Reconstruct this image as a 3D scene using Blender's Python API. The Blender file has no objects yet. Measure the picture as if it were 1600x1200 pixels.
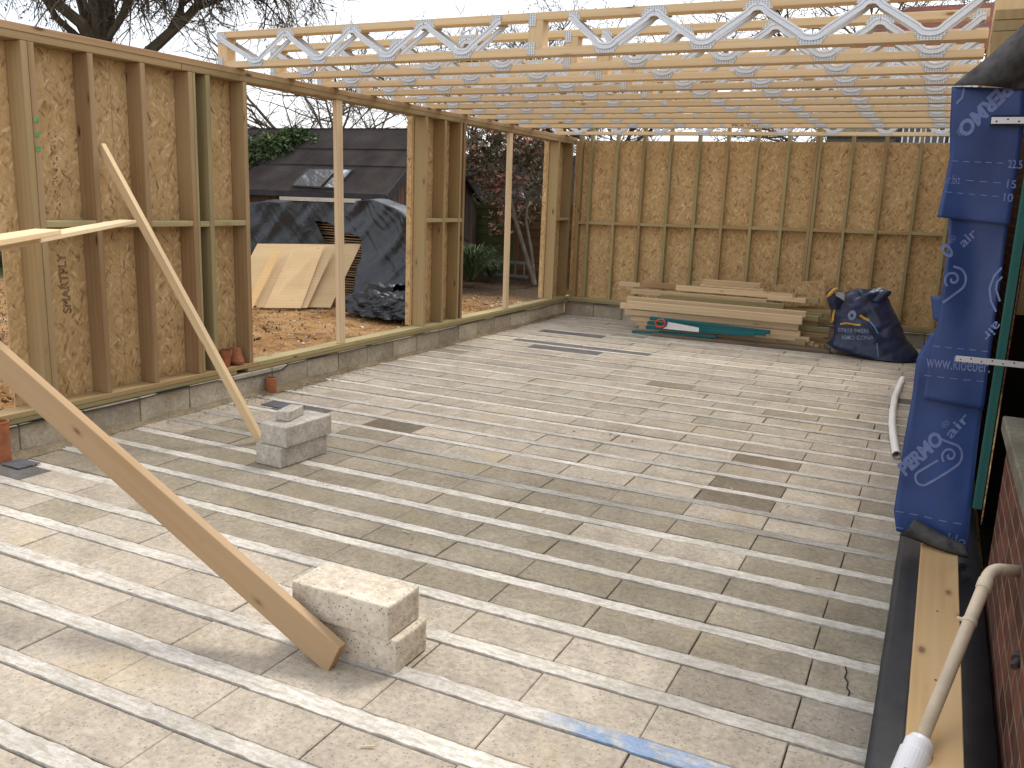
import bpy, bmesh, math, random
import numpy as np
from mathutils import Vector, Matrix, noise
random.seed(7)
SC = bpy.context.scene
COL = SC.collection
# ------------------------------------------------------------------ camera
CAM = np.array([0.0, 0.0, 1.7144])
RT = np.array([0.89711312, 0.4402316, 0.03720461])
UP = np.array([-0.12443044, 0.17096646, 0.97738812])
FW = np.array([-0.42391639, 0.8814571, -0.20815447])
FPX = 1363.498
cd = bpy.data.cameras.new('camera'); cam = bpy.data.objects.new('camera', cd); COL.objects.link(cam)
M = Matrix(((RT[0], UP[0], -FW[0], CAM[0]), (RT[1], UP[1], -FW[1], CAM[1]), (RT[2], UP[2], -FW[2], CAM[2]), (0, 0, 0, 1)))
cam.matrix_world = M
cd.sensor_width = 36; cd.lens = 36 * FPX / 1600; cd.clip_end = 600; cd.clip_start = .05
SC.camera = cam
def P(px, py, ax, val):
    """the point of the place seen at photo pixel (px,py) on the plane axis=val"""
    d = FW + (px - 800) / FPX * RT - (py - 600) / FPX * UP
    return Vector(CAM + (val - CAM[ax]) / d[ax] * d)
# ------------------------------------------------------------------ sky, sun, exposure
SUN_EL = math.radians(54); SUN_DIR = Vector((.22, .90, 0)).normalized() * math.cos(SUN_EL) + Vector((0, 0, math.sin(SUN_EL)))
w = bpy.data.worlds.new('World'); SC.world = w; w.use_nodes = True
nt = w.node_tree; bg = nt.nodes['Background']
sky = nt.nodes.new('ShaderNodeTexSky'); sky.sky_type = 'NISHITA'; sky.sun_disc = False
sky.sun_elevation = SUN_EL; sky.sun_rotation = math.atan2(SUN_DIR.x, SUN_DIR.y); sky.dust_density = 3; sky.air_density = 1.0
tc = nt.nodes.new('ShaderNodeTexCoord')
mp = nt.nodes.new('ShaderNodeMapping'); mp.inputs['Scale'].default_value = (1.4, 1.4, 4.5)
nz = nt.nodes.new('ShaderNodeTexNoise'); nz.inputs['Scale'].default_value = 1.6; nz.inputs['Detail'].default_value = 7; nz.inputs['Roughness'].default_value = .55
rp = nt.nodes.new('ShaderNodeValToRGB'); rp.color_ramp.elements[0].position = .36; rp.color_ramp.elements[0].color = (.72, .72, .72, 1); rp.color_ramp.elements[1].position = .56; rp.color_ramp.elements[1].color = (.97, .97, .97, 1)
nz2 = nt.nodes.new('ShaderNodeTexNoise'); nz2.inputs['Scale'].default_value = 2.3; nz2.inputs['Detail'].default_value = 6
rp2 = nt.nodes.new('ShaderNodeValToRGB'); rp2.color_ramp.elements[0].position = .38; rp2.color_ramp.elements[0].color = (7.0, 7.3, 7.9, 1); rp2.color_ramp.elements[1].position = .6; rp2.color_ramp.elements[1].color = (8.9, 9.0, 9.15, 1)
mx = nt.nodes.new('ShaderNodeMix'); mx.data_type = 'RGBA'
nt.links.new(tc.outputs['Generated'], mp.inputs[0]); nt.links.new(mp.outputs[0], nz.inputs[0]); nt.links.new(mp.outputs[0], nz2.inputs[0])
nt.links.new(nz.outputs[0], rp.inputs[0]); nt.links.new(nz2.outputs[0], rp2.inputs[0]); nt.links.new(rp.outputs[0], mx.inputs[0])
nt.links.new(sky.outputs[0], mx.inputs[6]); nt.links.new(rp2.outputs[0], mx.inputs[7]); nt.links.new(mx.outputs[2], bg.inputs[0])
bg.inputs[1].default_value = .125
sl = bpy.data.lights.new('sun', 'SUN'); sl.energy = 2.0; sl.angle = math.radians(16); sl.color = (1, .94, .85)
so = bpy.data.objects.new('sun', sl); COL.objects.link(so); so.rotation_euler = SUN_DIR.to_track_quat('Z', 'Y').to_euler()
SC.view_settings.view_transform = 'Standard'; SC.view_settings.look = 'None'; SC.view_settings.exposure = .50; SC.view_settings.gamma = 1
SC.view_settings.use_curve_mapping = False
# ------------------------------------------------------------------ helpers
def V(*a): return Vector(a)
class MB:
    def __init__(s): s.v = []; s.f = []; s.uv = []; s.t = []; s.m = []
    def face(s, pts, uvs=None, tint=1., mi=0):
        i = len(s.v); s.v += [tuple(p) for p in pts]; s.f.append(tuple(range(i, i + len(pts))))
        s.uv.append(uvs or [(p[0], p[1]) for p in pts]); s.t.append(tint if isinstance(tint, tuple) else (tint, tint, tint)); s.m.append(mi)
    def timber(s, a, b, wd, th, up=(0, 0, 1), tint=1., mi=0, jit=0., ends=True):
        a = Vector(a); b = Vector(b); L = (b - a); n = L.length; L.normalize(); up = Vector(up)
        S = L.cross(up).normalized(); U = S.cross(L)
        ou, ov = random.uniform(0, 60), random.uniform(0, 60)
        i = len(s.v)
        for (p, l) in ((a, 0), (b, n)):
            for (x, y) in ((-1, -1), (1, -1), (1, 1), (-1, 1)):
                q = p + S * (x * wd / 2 + random.uniform(-jit, jit)) + U * (y * th / 2 + random.uniform(-jit, jit))
                s.v.append(tuple(q))
        cs = [0, wd, wd + th, 2 * wd + th, 2 * wd + 2 * th]
        for k in range(4):
            k2 = (k + 1) % 4
            s.f.append((i + k, i + k2, i + 4 + k2, i + 4 + k)[::-1])
            s.uv.append([(ou, ov + cs[k]), (ou, ov + cs[k + 1]), (ou + n, ov + cs[k + 1]), (ou + n, ov + cs[k])][::-1])
        s.f += [(i, i + 1, i + 2, i + 3)[::1], (i + 7, i + 6, i + 5, i + 4)]
        s.uv += [[(ou, ov), (ou + .02, ov + wd), (ou + .04, ov + wd), (ou + .04, ov)]] * 2
        t = tint if isinstance(tint, tuple) else (tint, tint, tint)
        s.t += [t] * 6; s.m += [mi] * 6
    def box(s, x0, x1, y0, y1, z0, z1, tint=1., mi=0, jit=0., along=0):
        if along == 0: s.timber((x0, (y0 + y1) / 2, (z0 + z1) / 2), (x1, (y0 + y1) / 2, (z0 + z1) / 2), y1 - y0, z1 - z0, tint=tint, mi=mi, jit=jit)
        elif along == 1: s.timber(((x0 + x1) / 2, y0, (z0 + z1) / 2), ((x0 + x1) / 2, y1, (z0 + z1) / 2), x1 - x0, z1 - z0, tint=tint, mi=mi, jit=jit)
        else: s.timber(((x0 + x1) / 2, (y0 + y1) / 2, z0), ((x0 + x1) / 2, (y0 + y1) / 2, z1), x1 - x0, y1 - y0, up=(0, 1, 0), tint=tint, mi=mi, jit=jit)
    def tube(s, pts, rad, n=8, tint=1., caps=True, mi=0):
        pts = [Vector(p) for p in pts]; rad = rad if isinstance(rad, (list, tuple)) else [rad] * len(pts)
        i0 = len(s.v); ref = None
        for k, p in enumerate(pts):
            d = (pts[min(k + 1, len(pts) - 1)] - pts[max(k - 1, 0)]).normalized()
            if ref is None: ref = d.orthogonal().normalized()
            ref = (ref - d * ref.dot(d)).normalized(); o = d.cross(ref)
            for j in range(n):
                an = 2 * math.pi * j / n; s.v.append(tuple(p + (ref * math.cos(an) + o * math.sin(an)) * rad[k]))
        t = tint if isinstance(tint, tuple) else (tint, tint, tint); acc = 0
        for k in range(len(pts) - 1):
            l = (pts[k + 1] - pts[k]).length
            for j in range(n):
                a = i0 + k * n + j; b = i0 + k * n + (j + 1) % n
                s.f.append((a, b, b + n, a + n)); s.uv.append([(acc, j / n * .2), (acc, (j + 1) / n * .2), (acc + l, (j + 1) / n * .2), (acc + l, j / n * .2)]); s.t.append(t); s.m.append(mi)
            acc += l
        if caps:
            s.f.append(tuple(i0 + j for j in range(n))[::-1]); s.uv.append([(0, 0)] * n); s.t.append(t); s.m.append(mi)
            e = i0 + (len(pts) - 1) * n; s.f.append(tuple(e + j for j in range(n))); s.uv.append([(0, 0)] * n); s.t.append(t); s.m.append(mi)
    def lathe(s, c, prof, n=24, tint=1., axis=None):
        c = Vector(c); R = Matrix.Identity(3) if axis is None else Vector((0, 0, 1)).rotation_difference(Vector(axis)).to_matrix(); i0 = len(s.v)
        for (r, z) in prof:
            for j in range(n):
                an = 2 * math.pi * j / n; s.v.append(tuple(c + R @ Vector((r * math.cos(an), r * math.sin(an), z))))
        for k in range(len(prof) - 1):
            for j in range(n):
                a = i0 + k * n + j; b = i0 + k * n + (j + 1) % n
                s.f.append((a, b, b + n, a + n)); s.uv.append([(0, 0), (.01, 0), (.01, .01), (0, .01)]); s.t.append((tint,) * 3); s.m.append(0)
    def prism(s, poly, d, tint=1., mi=0):
        """poly: 3D points in a plane, extruded by vector d"""
        d = Vector(d); poly = [Vector(p) for p in poly]; n = len(poly); i = len(s.v); t = (tint,) * 3 if not isinstance(tint, tuple) else tint
        s.v += [tuple(p) for p in poly] + [tuple(p + d) for p in poly]
        e1 = (poly[1] - poly[0]).normalized(); nn = d.normalized(); e2 = nn.cross(e1); ou, ov = random.uniform(0, 50), random.uniform(0, 50)
        uvp = [(ou + (p - poly[0]).dot(e1), ov + (p - poly[0]).dot(e2)) for p in poly]
        s.f.append(tuple(range(i, i + n))[::-1]); s.uv.append(uvp[::-1]); s.f.append(tuple(range(i + n, i + 2 * n))); s.uv.append(uvp); s.t += [t, t]; s.m += [mi, mi]
        for k in range(n):
            k2 = (k + 1) % n; s.f.append((i + k, i + k2, i + n + k2, i + n + k)); l = (poly[k2] - poly[k]).length; s.uv.append([(ou, ov), (ou + l, ov), (ou + l, ov + d.length), (ou, ov + d.length)]); s.t.append(t); s.m.append(mi)
    def grid(s, fn, nu, nv, tint=1., skip=None, mi=0):
        i0 = len(s.v)
        for a in range(nu + 1):
            for b in range(nv + 1): s.v.append(tuple(fn(a / nu, b / nv)))
        for a in range(nu):
            for b in range(nv):
                if skip and skip((a + .5) / nu, (b + .5) / nv): continue
                q = i0 + a * (nv + 1) + b; s.f.append((q, q + nv + 1, q + nv + 2, q + 1))
                s.uv.append([(a / nu, b / nv), ((a + 1) / nu, b / nv), ((a + 1) / nu, (b + 1) / nv), (a / nu, (b + 1) / nv)]); s.t.append((tint,) * 3); s.m.append(mi)
    def build(s, name, mats, parent=None, bevel=0, smooth=False, solid=0, recalc=False):
        me = bpy.data.meshes.new(name); me.from_pydata(s.v, [], s.f)
        me.uv_layers.new(name='UVMap'); me.color_attributes.new('tint', 'FLOAT_COLOR', 'CORNER'); uvl = me.uv_layers['UVMap']; ca = me.color_attributes['tint']
        uv = [c for f in s.uv for q in f for c in q]; uvl.data.foreach_set('uv', uv)
        cc = [c for f, t in zip(s.f, s.t) for _ in f for c in (t[0], t[1], t[2], 1.)]; ca.data.foreach_set('color', cc)
        me.polygons.foreach_set('material_index', s.m)
        mats = mats if isinstance(mats, (list, tuple)) else [mats]
        for m in mats: me.materials.append(m)
        if recalc:
            bm = bmesh.new(); bm.from_mesh(me); bmesh.ops.remove_doubles(bm, verts=bm.verts, dist=1e-5); bmesh.ops.recalc_face_normals(bm, faces=bm.faces); bm.to_mesh(me); bm.free()
        if smooth: me.shade_smooth()
        o = bpy.data.objects.new(name, me); COL.objects.link(o)
        if parent: o.parent = parent
        if bevel:
            b = o.modifiers.new('bevel', 'BEVEL'); b.width = bevel; b.segments = 1; b.limit_method = 'ANGLE'
        if solid:
            b = o.modifiers.new('solid', 'SOLIDIFY'); b.thickness = solid; b.offset = 0
        return o
def tag(o, label=None, cat=None, group=None, kind=None):
    if label: o['label'] = label
    if cat: o['category'] = cat
    if group: o['group'] = group
    if kind: o['kind'] = kind
    return o
def thing(name, label, cat, group=None, loc=(0, 0, 0)):
    o = bpy.data.objects.new(name, None); COL.objects.link(o); o.location = loc; o.empty_display_size = .1
    return tag(o, label, cat, group)
# parts are built in world coordinates and put under an Empty at the world point `loc`
def adopt(root):
    for o in list(bpy.data.objects):
        if o.parent == root: o.matrix_parent_inverse = Matrix.Translation(-root.location)
# ------------------------------------------------------------------ materials
class NT:
    def __init__(s, name, rough=.8, spec=.3):
        s.m = bpy.data.materials.new(name); s.m.use_nodes = True; s.t = s.m.node_tree; s.b = s.t.nodes['Principled BSDF']
        s.b.inputs['Roughness'].default_value = rough; s.b.inputs['Specular IOR Level'].default_value = spec
    def n(s, ty, **kw):
        o = s.t.nodes.new('ShaderNode' + ty)
        for k, v in kw.items():
            if hasattr(o, k) and not k[0].isupper(): setattr(o, k, v)
            else: o.inputs[k.replace('_', ' ')].default_value = v
        return o
    def l(s, a, b): s.t.links.new(a, b)
    def co(s, kind='UV', scale=(1, 1, 1), rot=(0, 0, 0), src=None):
        t = src or s.n('TexCoord').outputs[kind]; m = s.n('Mapping'); m.inputs['Scale'].default_value = scale; m.inputs['Rotation'].default_value = rot
        s.l(t, m.inputs[0]); return m.outputs[0]
    def noise(s, vec, scale=5., detail=4, rough=.5, dist=0.):
        o = s.n('TexNoise'); o.inputs['Scale'].default_value = scale; o.inputs['Detail'].default_value = detail; o.inputs['Roughness'].default_value = rough; o.inputs['Distortion'].default_value = dist
        s.l(vec, o.inputs['Vector']); return o.outputs[0]
    def vor(s, vec, scale=5., feature='F1', out='Distance', rand=1.):
        o = s.n('TexVoronoi'); o.feature = feature; o.inputs['Scale'].default_value = scale; o.inputs['Randomness'].default_value = rand; s.l(vec, o.inputs['Vector']); return o.outputs[out]
    def ramp(s, fac, stops, interp='LINEAR'):
        o = s.n('ValToRGB'); cr = o.color_ramp; cr.interpolation = interp
        while len(cr.elements) < len(stops): cr.elements.new(.5)
        for e, (p, c) in zip(cr.elements, stops): e.position = p; e.color = (c, c, c, 1) if isinstance(c, (int, float)) else (*c, 1)
        s.l(fac, o.inputs[0]); return o.outputs[0]
    def mix(s, fac, a, b, mode='MIX'):
        o = s.n('Mix'); o.data_type = 'RGBA'; o.blend_type = mode
        for i, x in ((0, fac), (6, a), (7, b)):
            if hasattr(x, 'links'): s.l(x, o.inputs[i])
            elif i == 0: o.inputs[0].default_value = x
            else: o.inputs[i].default_value = (x, x, x, 1) if isinstance(x, (int, float)) else (*x, 1)
        return o.outputs[2]
    def math(s, op, a, b=0.):
        o = s.n('Math'); o.operation = op
        for i, x in enumerate((a, b)):
            if hasattr(x, 'links'): s.l(x, o.inputs[i])
            else: o.inputs[i].default_value = x
        return o.outputs[0]
    def tint(s, c):
        a = s.n('Attribute'); a.attribute_name = 'tint'; return s.mix(1., c, a.outputs['Color'], 'MULTIPLY')
    def color(s, c): s.l(c, s.b.inputs['Base Color'])
    def bump(s, h, strength=.3, dist=.01):
        o = s.n('Bump'); o.inputs['Strength'].default_value = strength; o.inputs['Distance'].default_value = dist; s.l(h, o.inputs['Height']); s.l(o.outputs[0], s.b.inputs['Normal'])
def wood(name, dark, light, knot=(.12, .055, .02), grey=None, rough=.7, knots=.055, grain=1.):
    k = NT(name, rough, .25)
    uv = k.co('UV'); low = k.noise(k.co('UV', (.5, 4, 1)), 1.0, 2)
    wv = k.n('TexWave'); wv.wave_type = 'BANDS'; wv.bands_direction = 'Y'; wv.inputs['Scale'].default_value = 7; wv.inputs['Distortion'].default_value = 5.5; wv.inputs['Detail'].default_value = 2; wv.inputs['Detail Scale'].default_value = 1.1
    k.l(k.co('UV', (.045, 1, 1)), wv.inputs['Vector'])
    fine = k.noise(k.co('UV', (2.5, 110, 1)), 1.5, 4, .6)
    g = k.mix(.6, k.ramp(wv.outputs[0], [(0., .25), (1., .75)]), fine)
    c = k.mix(k.ramp(g, [(.15, 0.), (.85, 1.)]), dark, light)
    c = k.mix(k.math('MULTIPLY', k.ramp(low, [(.3, 0.), (.7, 1.)]), .35), c, tuple(x * .72 for x in dark))
    if grey: c = k.mix(k.math('MULTIPLY', k.ramp(k.noise(k.co('UV', (.35, 3, 1)), 1.7, 3), [(.42, 0.), (.62, 1.)]), .75), c, grey)
    kv = k.n('TexVoronoi'); kv.inputs['Scale'].default_value = 1.; k.l(k.co('UV', (3.6, 9.0, 1) if 'plate' in name else (2.3, 7.5, 1)), kv.inputs['Vector'])
    kk = k.ramp(kv.outputs['Distance'], [(0., 1.), (knots, .9), (knots * 1.7, .25), (knots * 3, 0.)])
    c = k.mix(kk, c, knot)
    blot = k.noise(k.co('UV', (9, 22, 1)), 1., 3); c = k.mix(k.math('MULTIPLY', k.ramp(blot, [(.66, 0.), (.78, 1.)]), .25), c, tuple(x * .45 for x in dark))
    k.color(k.tint(c)); k.bump(g, .12, .002); return k.m
def osb_mat(name, mul=1., upv=True):
    k = NT(name, .75, .2); tcn = k.n('TexCoord').outputs['UV']; layers = []
    base = k.noise(k.co(src=tcn, scale=(1, 1, 1)), 3., 3)
    c = k.ramp(base, [(.3, (.47, .305, .14)), (.7, (.62, .43, .22))]); h = None
    for i, (ang, sc, th) in enumerate(((.25, 11, .30), (1.15, 13, .34), (-.65, 12, .34), (1.9, 15, .34), (.8, 20, .36), (-1.2, 18, .34))):
        w0 = k.n('Mapping'); w0.inputs['Rotation'].default_value = (0, 0, ang); wv = k.n('Mapping'); k.l(w0.outputs[0], wv.inputs[0]); wv.inputs['Location'].default_value = (i * 3.7, i * 1.9, 0); wv.inputs['Scale'].default_value = (sc * 1.0, sc * 3.6, 1)
        dn = k.n('TexNoise'); dn.inputs['Scale'].default_value = 6; k.l(tcn, dn.inputs['Vector'])
        ad = k.n('VectorMath', operation='MULTIPLY_ADD'); k.l(dn.outputs['Color'], ad.inputs[0]); ad.inputs[1].default_value = (.045, .045, 0); k.l(tcn, ad.inputs[2]); k.l(ad.outputs[0], w0.inputs[0])
        vo = k.n('TexVoronoi'); vo.inputs['Scale'].default_value = 1.; k.l(wv.outputs[0], vo.inputs['Vector'])
        sep = k.n('SeparateColor'); k.l(vo.outputs['Color'], sep.inputs[0])
        on = k.math('LESS_THAN', sep.outputs[0], th)
        edge = k.ramp(vo.outputs['Distance'], [(.0, 1.), (.38, .95), (.6, .25)])
        colr = k.ramp(sep.outputs[1], [(0., (.16, .085, .04)), (.07, (.27, .155, .075)), (.2, (.46, .295, .13)), (.75, (.61, .42, .21)), (.93, (.70, .51, .28)), (1., (.80, .62, .38))])
        f = k.math('MULTIPLY', k.math('MULTIPLY', on, edge), .78); c = k.mix(f, c, colr)
        hh = k.math('MULTIPLY', f, sep.outputs[2]); h = hh if h is None else k.math('MAXIMUM', h, hh)
    fine = k.noise(k.co(src=tcn, scale=(60, 60, 1)), 1.5, 3); c = k.mix(.14, c, fine, 'OVERLAY')
    if mul != 1: c = k.mix(1., c, mul, 'MULTIPLY')
    k.color(k.tint(c)); k.bump(h, .35, .004); return k.m
def conc(name, a, b, pit=.5, stain=None, scale=1., rough=.95):
    k = NT(name, rough, .1); ob = k.co('Object')
    n1 = k.noise(ob, 2.3 * scale, 6, .62); n2 = k.noise(ob, 38 * scale, 4, .75); n3 = k.noise(ob, 9 * scale, 5, .6); v = k.vor(ob, 62 * scale)
    c = k.mix(k.ramp(n1, [(.35, 0.), (.65, 1.)]), a, b)
    c = k.mix(.38, c, k.ramp(n2, [(.34, .25), (.66, .76)]), 'OVERLAY'); c = k.mix(.3, c, k.ramp(n3, [(.3, .3), (.7, .72)]), 'OVERLAY')
    if stain: c = k.mix(k.math('MULTIPLY', k.ramp(k.noise(ob, 1.7, 4, .6), [(.55, 0.), (.72, 1.)]), .6), c, stain)
    pits = k.ramp(v, [(.0, 1.), (.16, .8), (.27, 0.)]); sparse = k.ramp(k.noise(ob, 26 * scale, 3), [(.44, 0.), (.54, 1.)]); pp = k.math('MULTIPLY', pits, sparse)
    c = k.mix(k.math('MULTIPLY', pp, pit), c, tuple(x * .35 for x in a))
    k.color(k.tint(c)); hgt = k.math('SUBTRACT', k.math('ADD', n2, k.math('MULTIPLY', n3, .6)), k.math('MULTIPLY', pp, 1.2)); k.bump(hgt, .55, .006); return k.m
def plain(name, c, rough=.6, spec=.3, var=.25, sc=8, metal=0., bumps=.1, bd=.004, coord='Object', emit=None):
    k = NT(name, rough, spec); ob = k.co(coord); n1 = k.noise(ob, sc, 5, .6)
    lo = tuple(x * (1 - var) for x in c); hi = tuple(min(1, x * (1 + var)) for x in c)
    k.color(k.tint(k.mix(k.ramp(n1, [(.3, 0.), (.7, 1.)]), lo, hi))); k.b.inputs['Metallic'].default_value = metal
    if bumps: k.bump(k.noise(ob, sc * 5, 4), bumps, bd)
    return k.m
def leafm(name, c1, c2, c3=None, trans=.25):
    k = NT(name, .55, .3); a = k.n('Attribute'); a.attribute_name = 'tint'; sep = k.n('SeparateColor'); k.l(a.outputs['Color'], sep.inputs[0])
    st = [(0., c1), (.6, c2)] + ([(1., c3)] if c3 else []); k.color(k.ramp(sep.outputs[0], st)); return k.m
m_new = wood('pine_new', (.64, .455, .25), (.80, .62, .395), knot=(.26, .12, .045), knots=.05)
m_pale = wood('pine_pale', (.58, .41, .235), (.80, .64, .43), knot=(.28, .13, .05), knots=.05)
m_treat = wood('pine_treated', (.29, .19, .085), (.45, .32, .165), knot=(.09, .045, .02), grey=(.31, .24, .12), knots=.06)
m_treatb = wood('pine_treated_brown', (.26, .155, .075), (.41, .27, .14), knot=(.07, .035, .018), grey=(.40, .29, .16), knots=.06)
m_green = wood('pine_treated_green', (.31, .245, .115), (.47, .38, .20), knot=(.09, .05, .025), grey=(.33, .29, .15))
m_plate = wood('plate_warm', (.47, .30, .135), (.60, .41, .21), knot=(.20, .11, .05), grey=(.54, .38, .2), rough=.6, knots=.07)
m_weather = wood('wood_weathered', (.10, .07, .05), (.22, .16, .11), grey=(.2, .16, .13))
m_teal = wood('batten_teal', (.012, .10, .12), (.03, .19, .2), knot=(.01, .05, .06))
m_tgreen = wood('batten_green', (.015, .085, .078), (.04, .16, .14), knot=(.02, .07, .06))
m_osb = osb_mat('oriented_strand_board')
m_floorblk = conc('floor_block', (.345, .308, .248), (.455, .41, .34), stain=(.46, .38, .25))
m_beam = conc('floor_beam', (.66, .64, .60), (.84, .82, .79), pit=.35, stain=(.56, .53, .49))
m_block = conc('aerated_block', (.52, .455, .36), (.64, .565, .46), pit=1., scale=1.0)
m_block2 = conc('dense_block', (.42, .38, .33), (.52, .48, .42), pit=.45)
m_plinth = conc('plinth_block', (.33, .285, .22), (.45, .40, .315), stain=(.28, .22, .14))
m_mortar = conc('mortar', (.17, .135, .085), (.27, .22, .15), pit=.7)
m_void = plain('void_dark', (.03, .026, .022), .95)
m_dpc = plain('damp_proof_plastic', (.022, .024, .028), .45, .4, .3, 12, bumps=.25)
m_slate = plain('slate', (.105, .11, .125), .7, .3, .3, 6, bumps=.25)
m_clay = plain('terracotta', (.33, .12, .055), .75, .25, .25, 12)
m_blue = plain('membrane_blue', (.026, .058, .19), .42, .45, .3, 3, bumps=.12, bd=.006)
m_print = plain('membrane_print', (.17, .22, .43), .6, .2, .15, 30, bumps=0)
m_under = plain('membrane_underside', (.07, .066, .066), .9, .1, .5, 14, bumps=.3)
m_white = plain('white_plastic', (.78, .78, .80), .3, .45, .05, 10, bumps=0)
m_cream = plain('aged_plastic', (.60, .50, .37), .45, .4, .15, 9, bumps=.04)
m_galv = plain('galvanised_steel', (.62, .64, .67), .38, .5, .05, 60, metal=.55, bumps=0)
m_bag = plain('rubble_bag_plastic', (.018, .028, .075), .38, .45, .45, 9, bumps=.3, bd=.01)
def tarp_mat():
    k = NT('black_polythene', .30, .5); ob = k.co('Object', (1.6, 1.6, .8), (.3, .2, .6)); k.b.inputs['Base Color'].default_value = (.018, .021, .027, 1)
    a = k.noise(ob, 3.2, 6, .62, 1.2); b = k.noise(k.co('Object', (3, 3, 1), (0, .7, 0)), 5, 4, .6, .6); k.bump(k.math('ADD', k.math('ABSOLUTE', k.math('SUBTRACT', a, .5)), k.math('MULTIPLY', k.math('ABSOLUTE', k.math('SUBTRACT', b, .5)), .4)), .4, .07); return k.m
m_tarp = tarp_mat()
m_heap = plain('crumpled_polythene', (.015, .017, .021), .38, .45, .2, 9, bumps=.3, bd=.02)
m_yellow = plain('yellow_trim', (.62, .36, .05), .6)
m_felt = plain('roofing_felt', (.040, .033, .031), .95, .1, .35, 2.0, bumps=.4, bd=.01)
m_bark = plain('bark', (.075, .060, .045), .95, .1, .4, 6, bumps=.5, bd=.03)
m_twig = plain('twig_bark', (.13, .105, .075), .95, .1, .3, 3, bumps=0)
m_barkl = plain('bark_light', (.14, .12, .095), .95, .1, .3, 6, bumps=.4, bd=.02)
m_shedw = wood('shed_boards', (.055, .032, .022), (.13, .08, .055), grey=(.12, .10, .085), rough=.95)
m_fgreen = wood('fence_green', (.045, .055, .018), (.095, .105, .04), rough=.95)
m_fbrown = wood('fence_brown', (.10, .055, .022), (.18, .105, .05), rough=.95)
m_osbtext = plain('stamp_ink', (.10, .055, .03), .9, .1, .3, 60, bumps=0)
m_ink = plain('dark_ink', (.03, .025, .02), .9, .1, .1, 60, bumps=0)
m_ply = wood('plywood_face', (.62, .43, .22), (.74, .55, .32), knot=(.42, .24, .1), knots=.03)
m_ivy = leafm('ivy_leaves', (.018, .035, .010), (.055, .095, .028), (.12, .16, .06))
m_pho = leafm('photinia_leaves', (.035, .05, .02), (.12, .085, .045), (.34, .13, .10))
m_strap = leafm('strap_leaves', (.03, .055, .02), (.09, .14, .06), (.2, .24, .12))
m_litter = leafm('dry_leaves', (.10, .055, .025), (.30, .19, .10), (.50, .38, .24))
m_bud = leafm('twig_buds', (.035, .028, .018), (.07, .05, .03), (.13, .09, .055))
# ------------------------------------------------------------------ ground
def ground_mat():
    k = NT('soil', .95, .1); ob = k.co('Object'); sep = k.n('SeparateXYZ'); k.l(ob, sep.inputs[0])
    n1 = k.noise(ob, 1.1, 8, .68); n2 = k.noise(ob, 14, 6, .7); n3 = k.vor(ob, 30)
    c = k.ramp(n1, [(.3, (.22, .105, .035)), (.5, (.34, .19, .08)), (.68, (.50, .32, .16))])
    c = k.mix(.45, c, k.ramp(n2, [(.3, .22), (.7, .8)]), 'OVERLAY')
    c = k.mix(k.ramp(k.noise(ob, 4.5, 5, .7), [(.52, 0.), (.64, .8)]), c, (.13, .085, .05))
    dk = k.ramp(k.math('ADD', k.math('MULTIPLY', sep.outputs[1], .1), k.math('MULTIPLY', n1, .5)), [(.0, 0.), (1., 1.)])
    g = k.ramp(n2, [(.3, (.03, .022, .014)), (.7, (.12, .08, .05))])
    far = k.n('MapRange'); k.l(k.math('ADD', sep.outputs[1], k.math('MULTIPLY', n1, 2.)), far.inputs[0]); far.inputs[1].default_value = 13.6; far.inputs[2].default_value = 15.2
    c = k.mix(far.outputs[0], c, g)
    wst = k.n('MapRange'); k.l(k.math('ADD', sep.outputs[0], k.math('MULTIPLY', n1, 2.)), wst.inputs[0]); wst.inputs[1].default_value = -13.; wst.inputs[2].default_value = -15.
    c = k.mix(wst.outputs[0], c, (.05, .055, .025))
    k.color(c); k.bump(k.math('ADD', k.math('MULTIPLY', n2, .8), n3), .8, .05); return k.m
def axis(lo, hi, step, far):
    a = list(np.arange(lo, hi + 1e-6, step)); e = step; x = lo; pre = []
    while x > -far: e *= 1.5; x -= e; pre.append(x)
    e = step; x = hi; post = []
    while x < far: e *= 1.5; x += e; post.append(x)
    return pre[::-1] + a + post
gx = axis(-16, 1.5, .16, 260); gy = axis(0, 20, .16, 260)
def gz(x, y):
    n = noise.noise(Vector((x * .35, y * .35, 1))) * .10 + noise.noise(Vector((x * 1.7, y * 1.7, 5))) * .045 + noise.noise(Vector((x * 5, y * 5, 9))) * .02
    if -5.42 < x < 3 and y < 12.8: return -.42
    z = -.03 + n
    return z
mb = MB(); i0 = 0
for x in gx:
    for y in gy: mb.v.append((x, y, gz(x, y)))
ny = len(gy)
for a in range(len(gx) - 1):
    for b in range(ny - 1):
        q = a * ny + b; mb.f.append((q, q + ny, q + ny + 1, q + 1)); mb.uv.append([(0, 0)] * 4); mb.t.append((1, 1, 1)); mb.m.append(0)
tag(mb.build('ground', ground_mat(), smooth=True), kind='structure', label='orange brown soil around the building')
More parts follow.
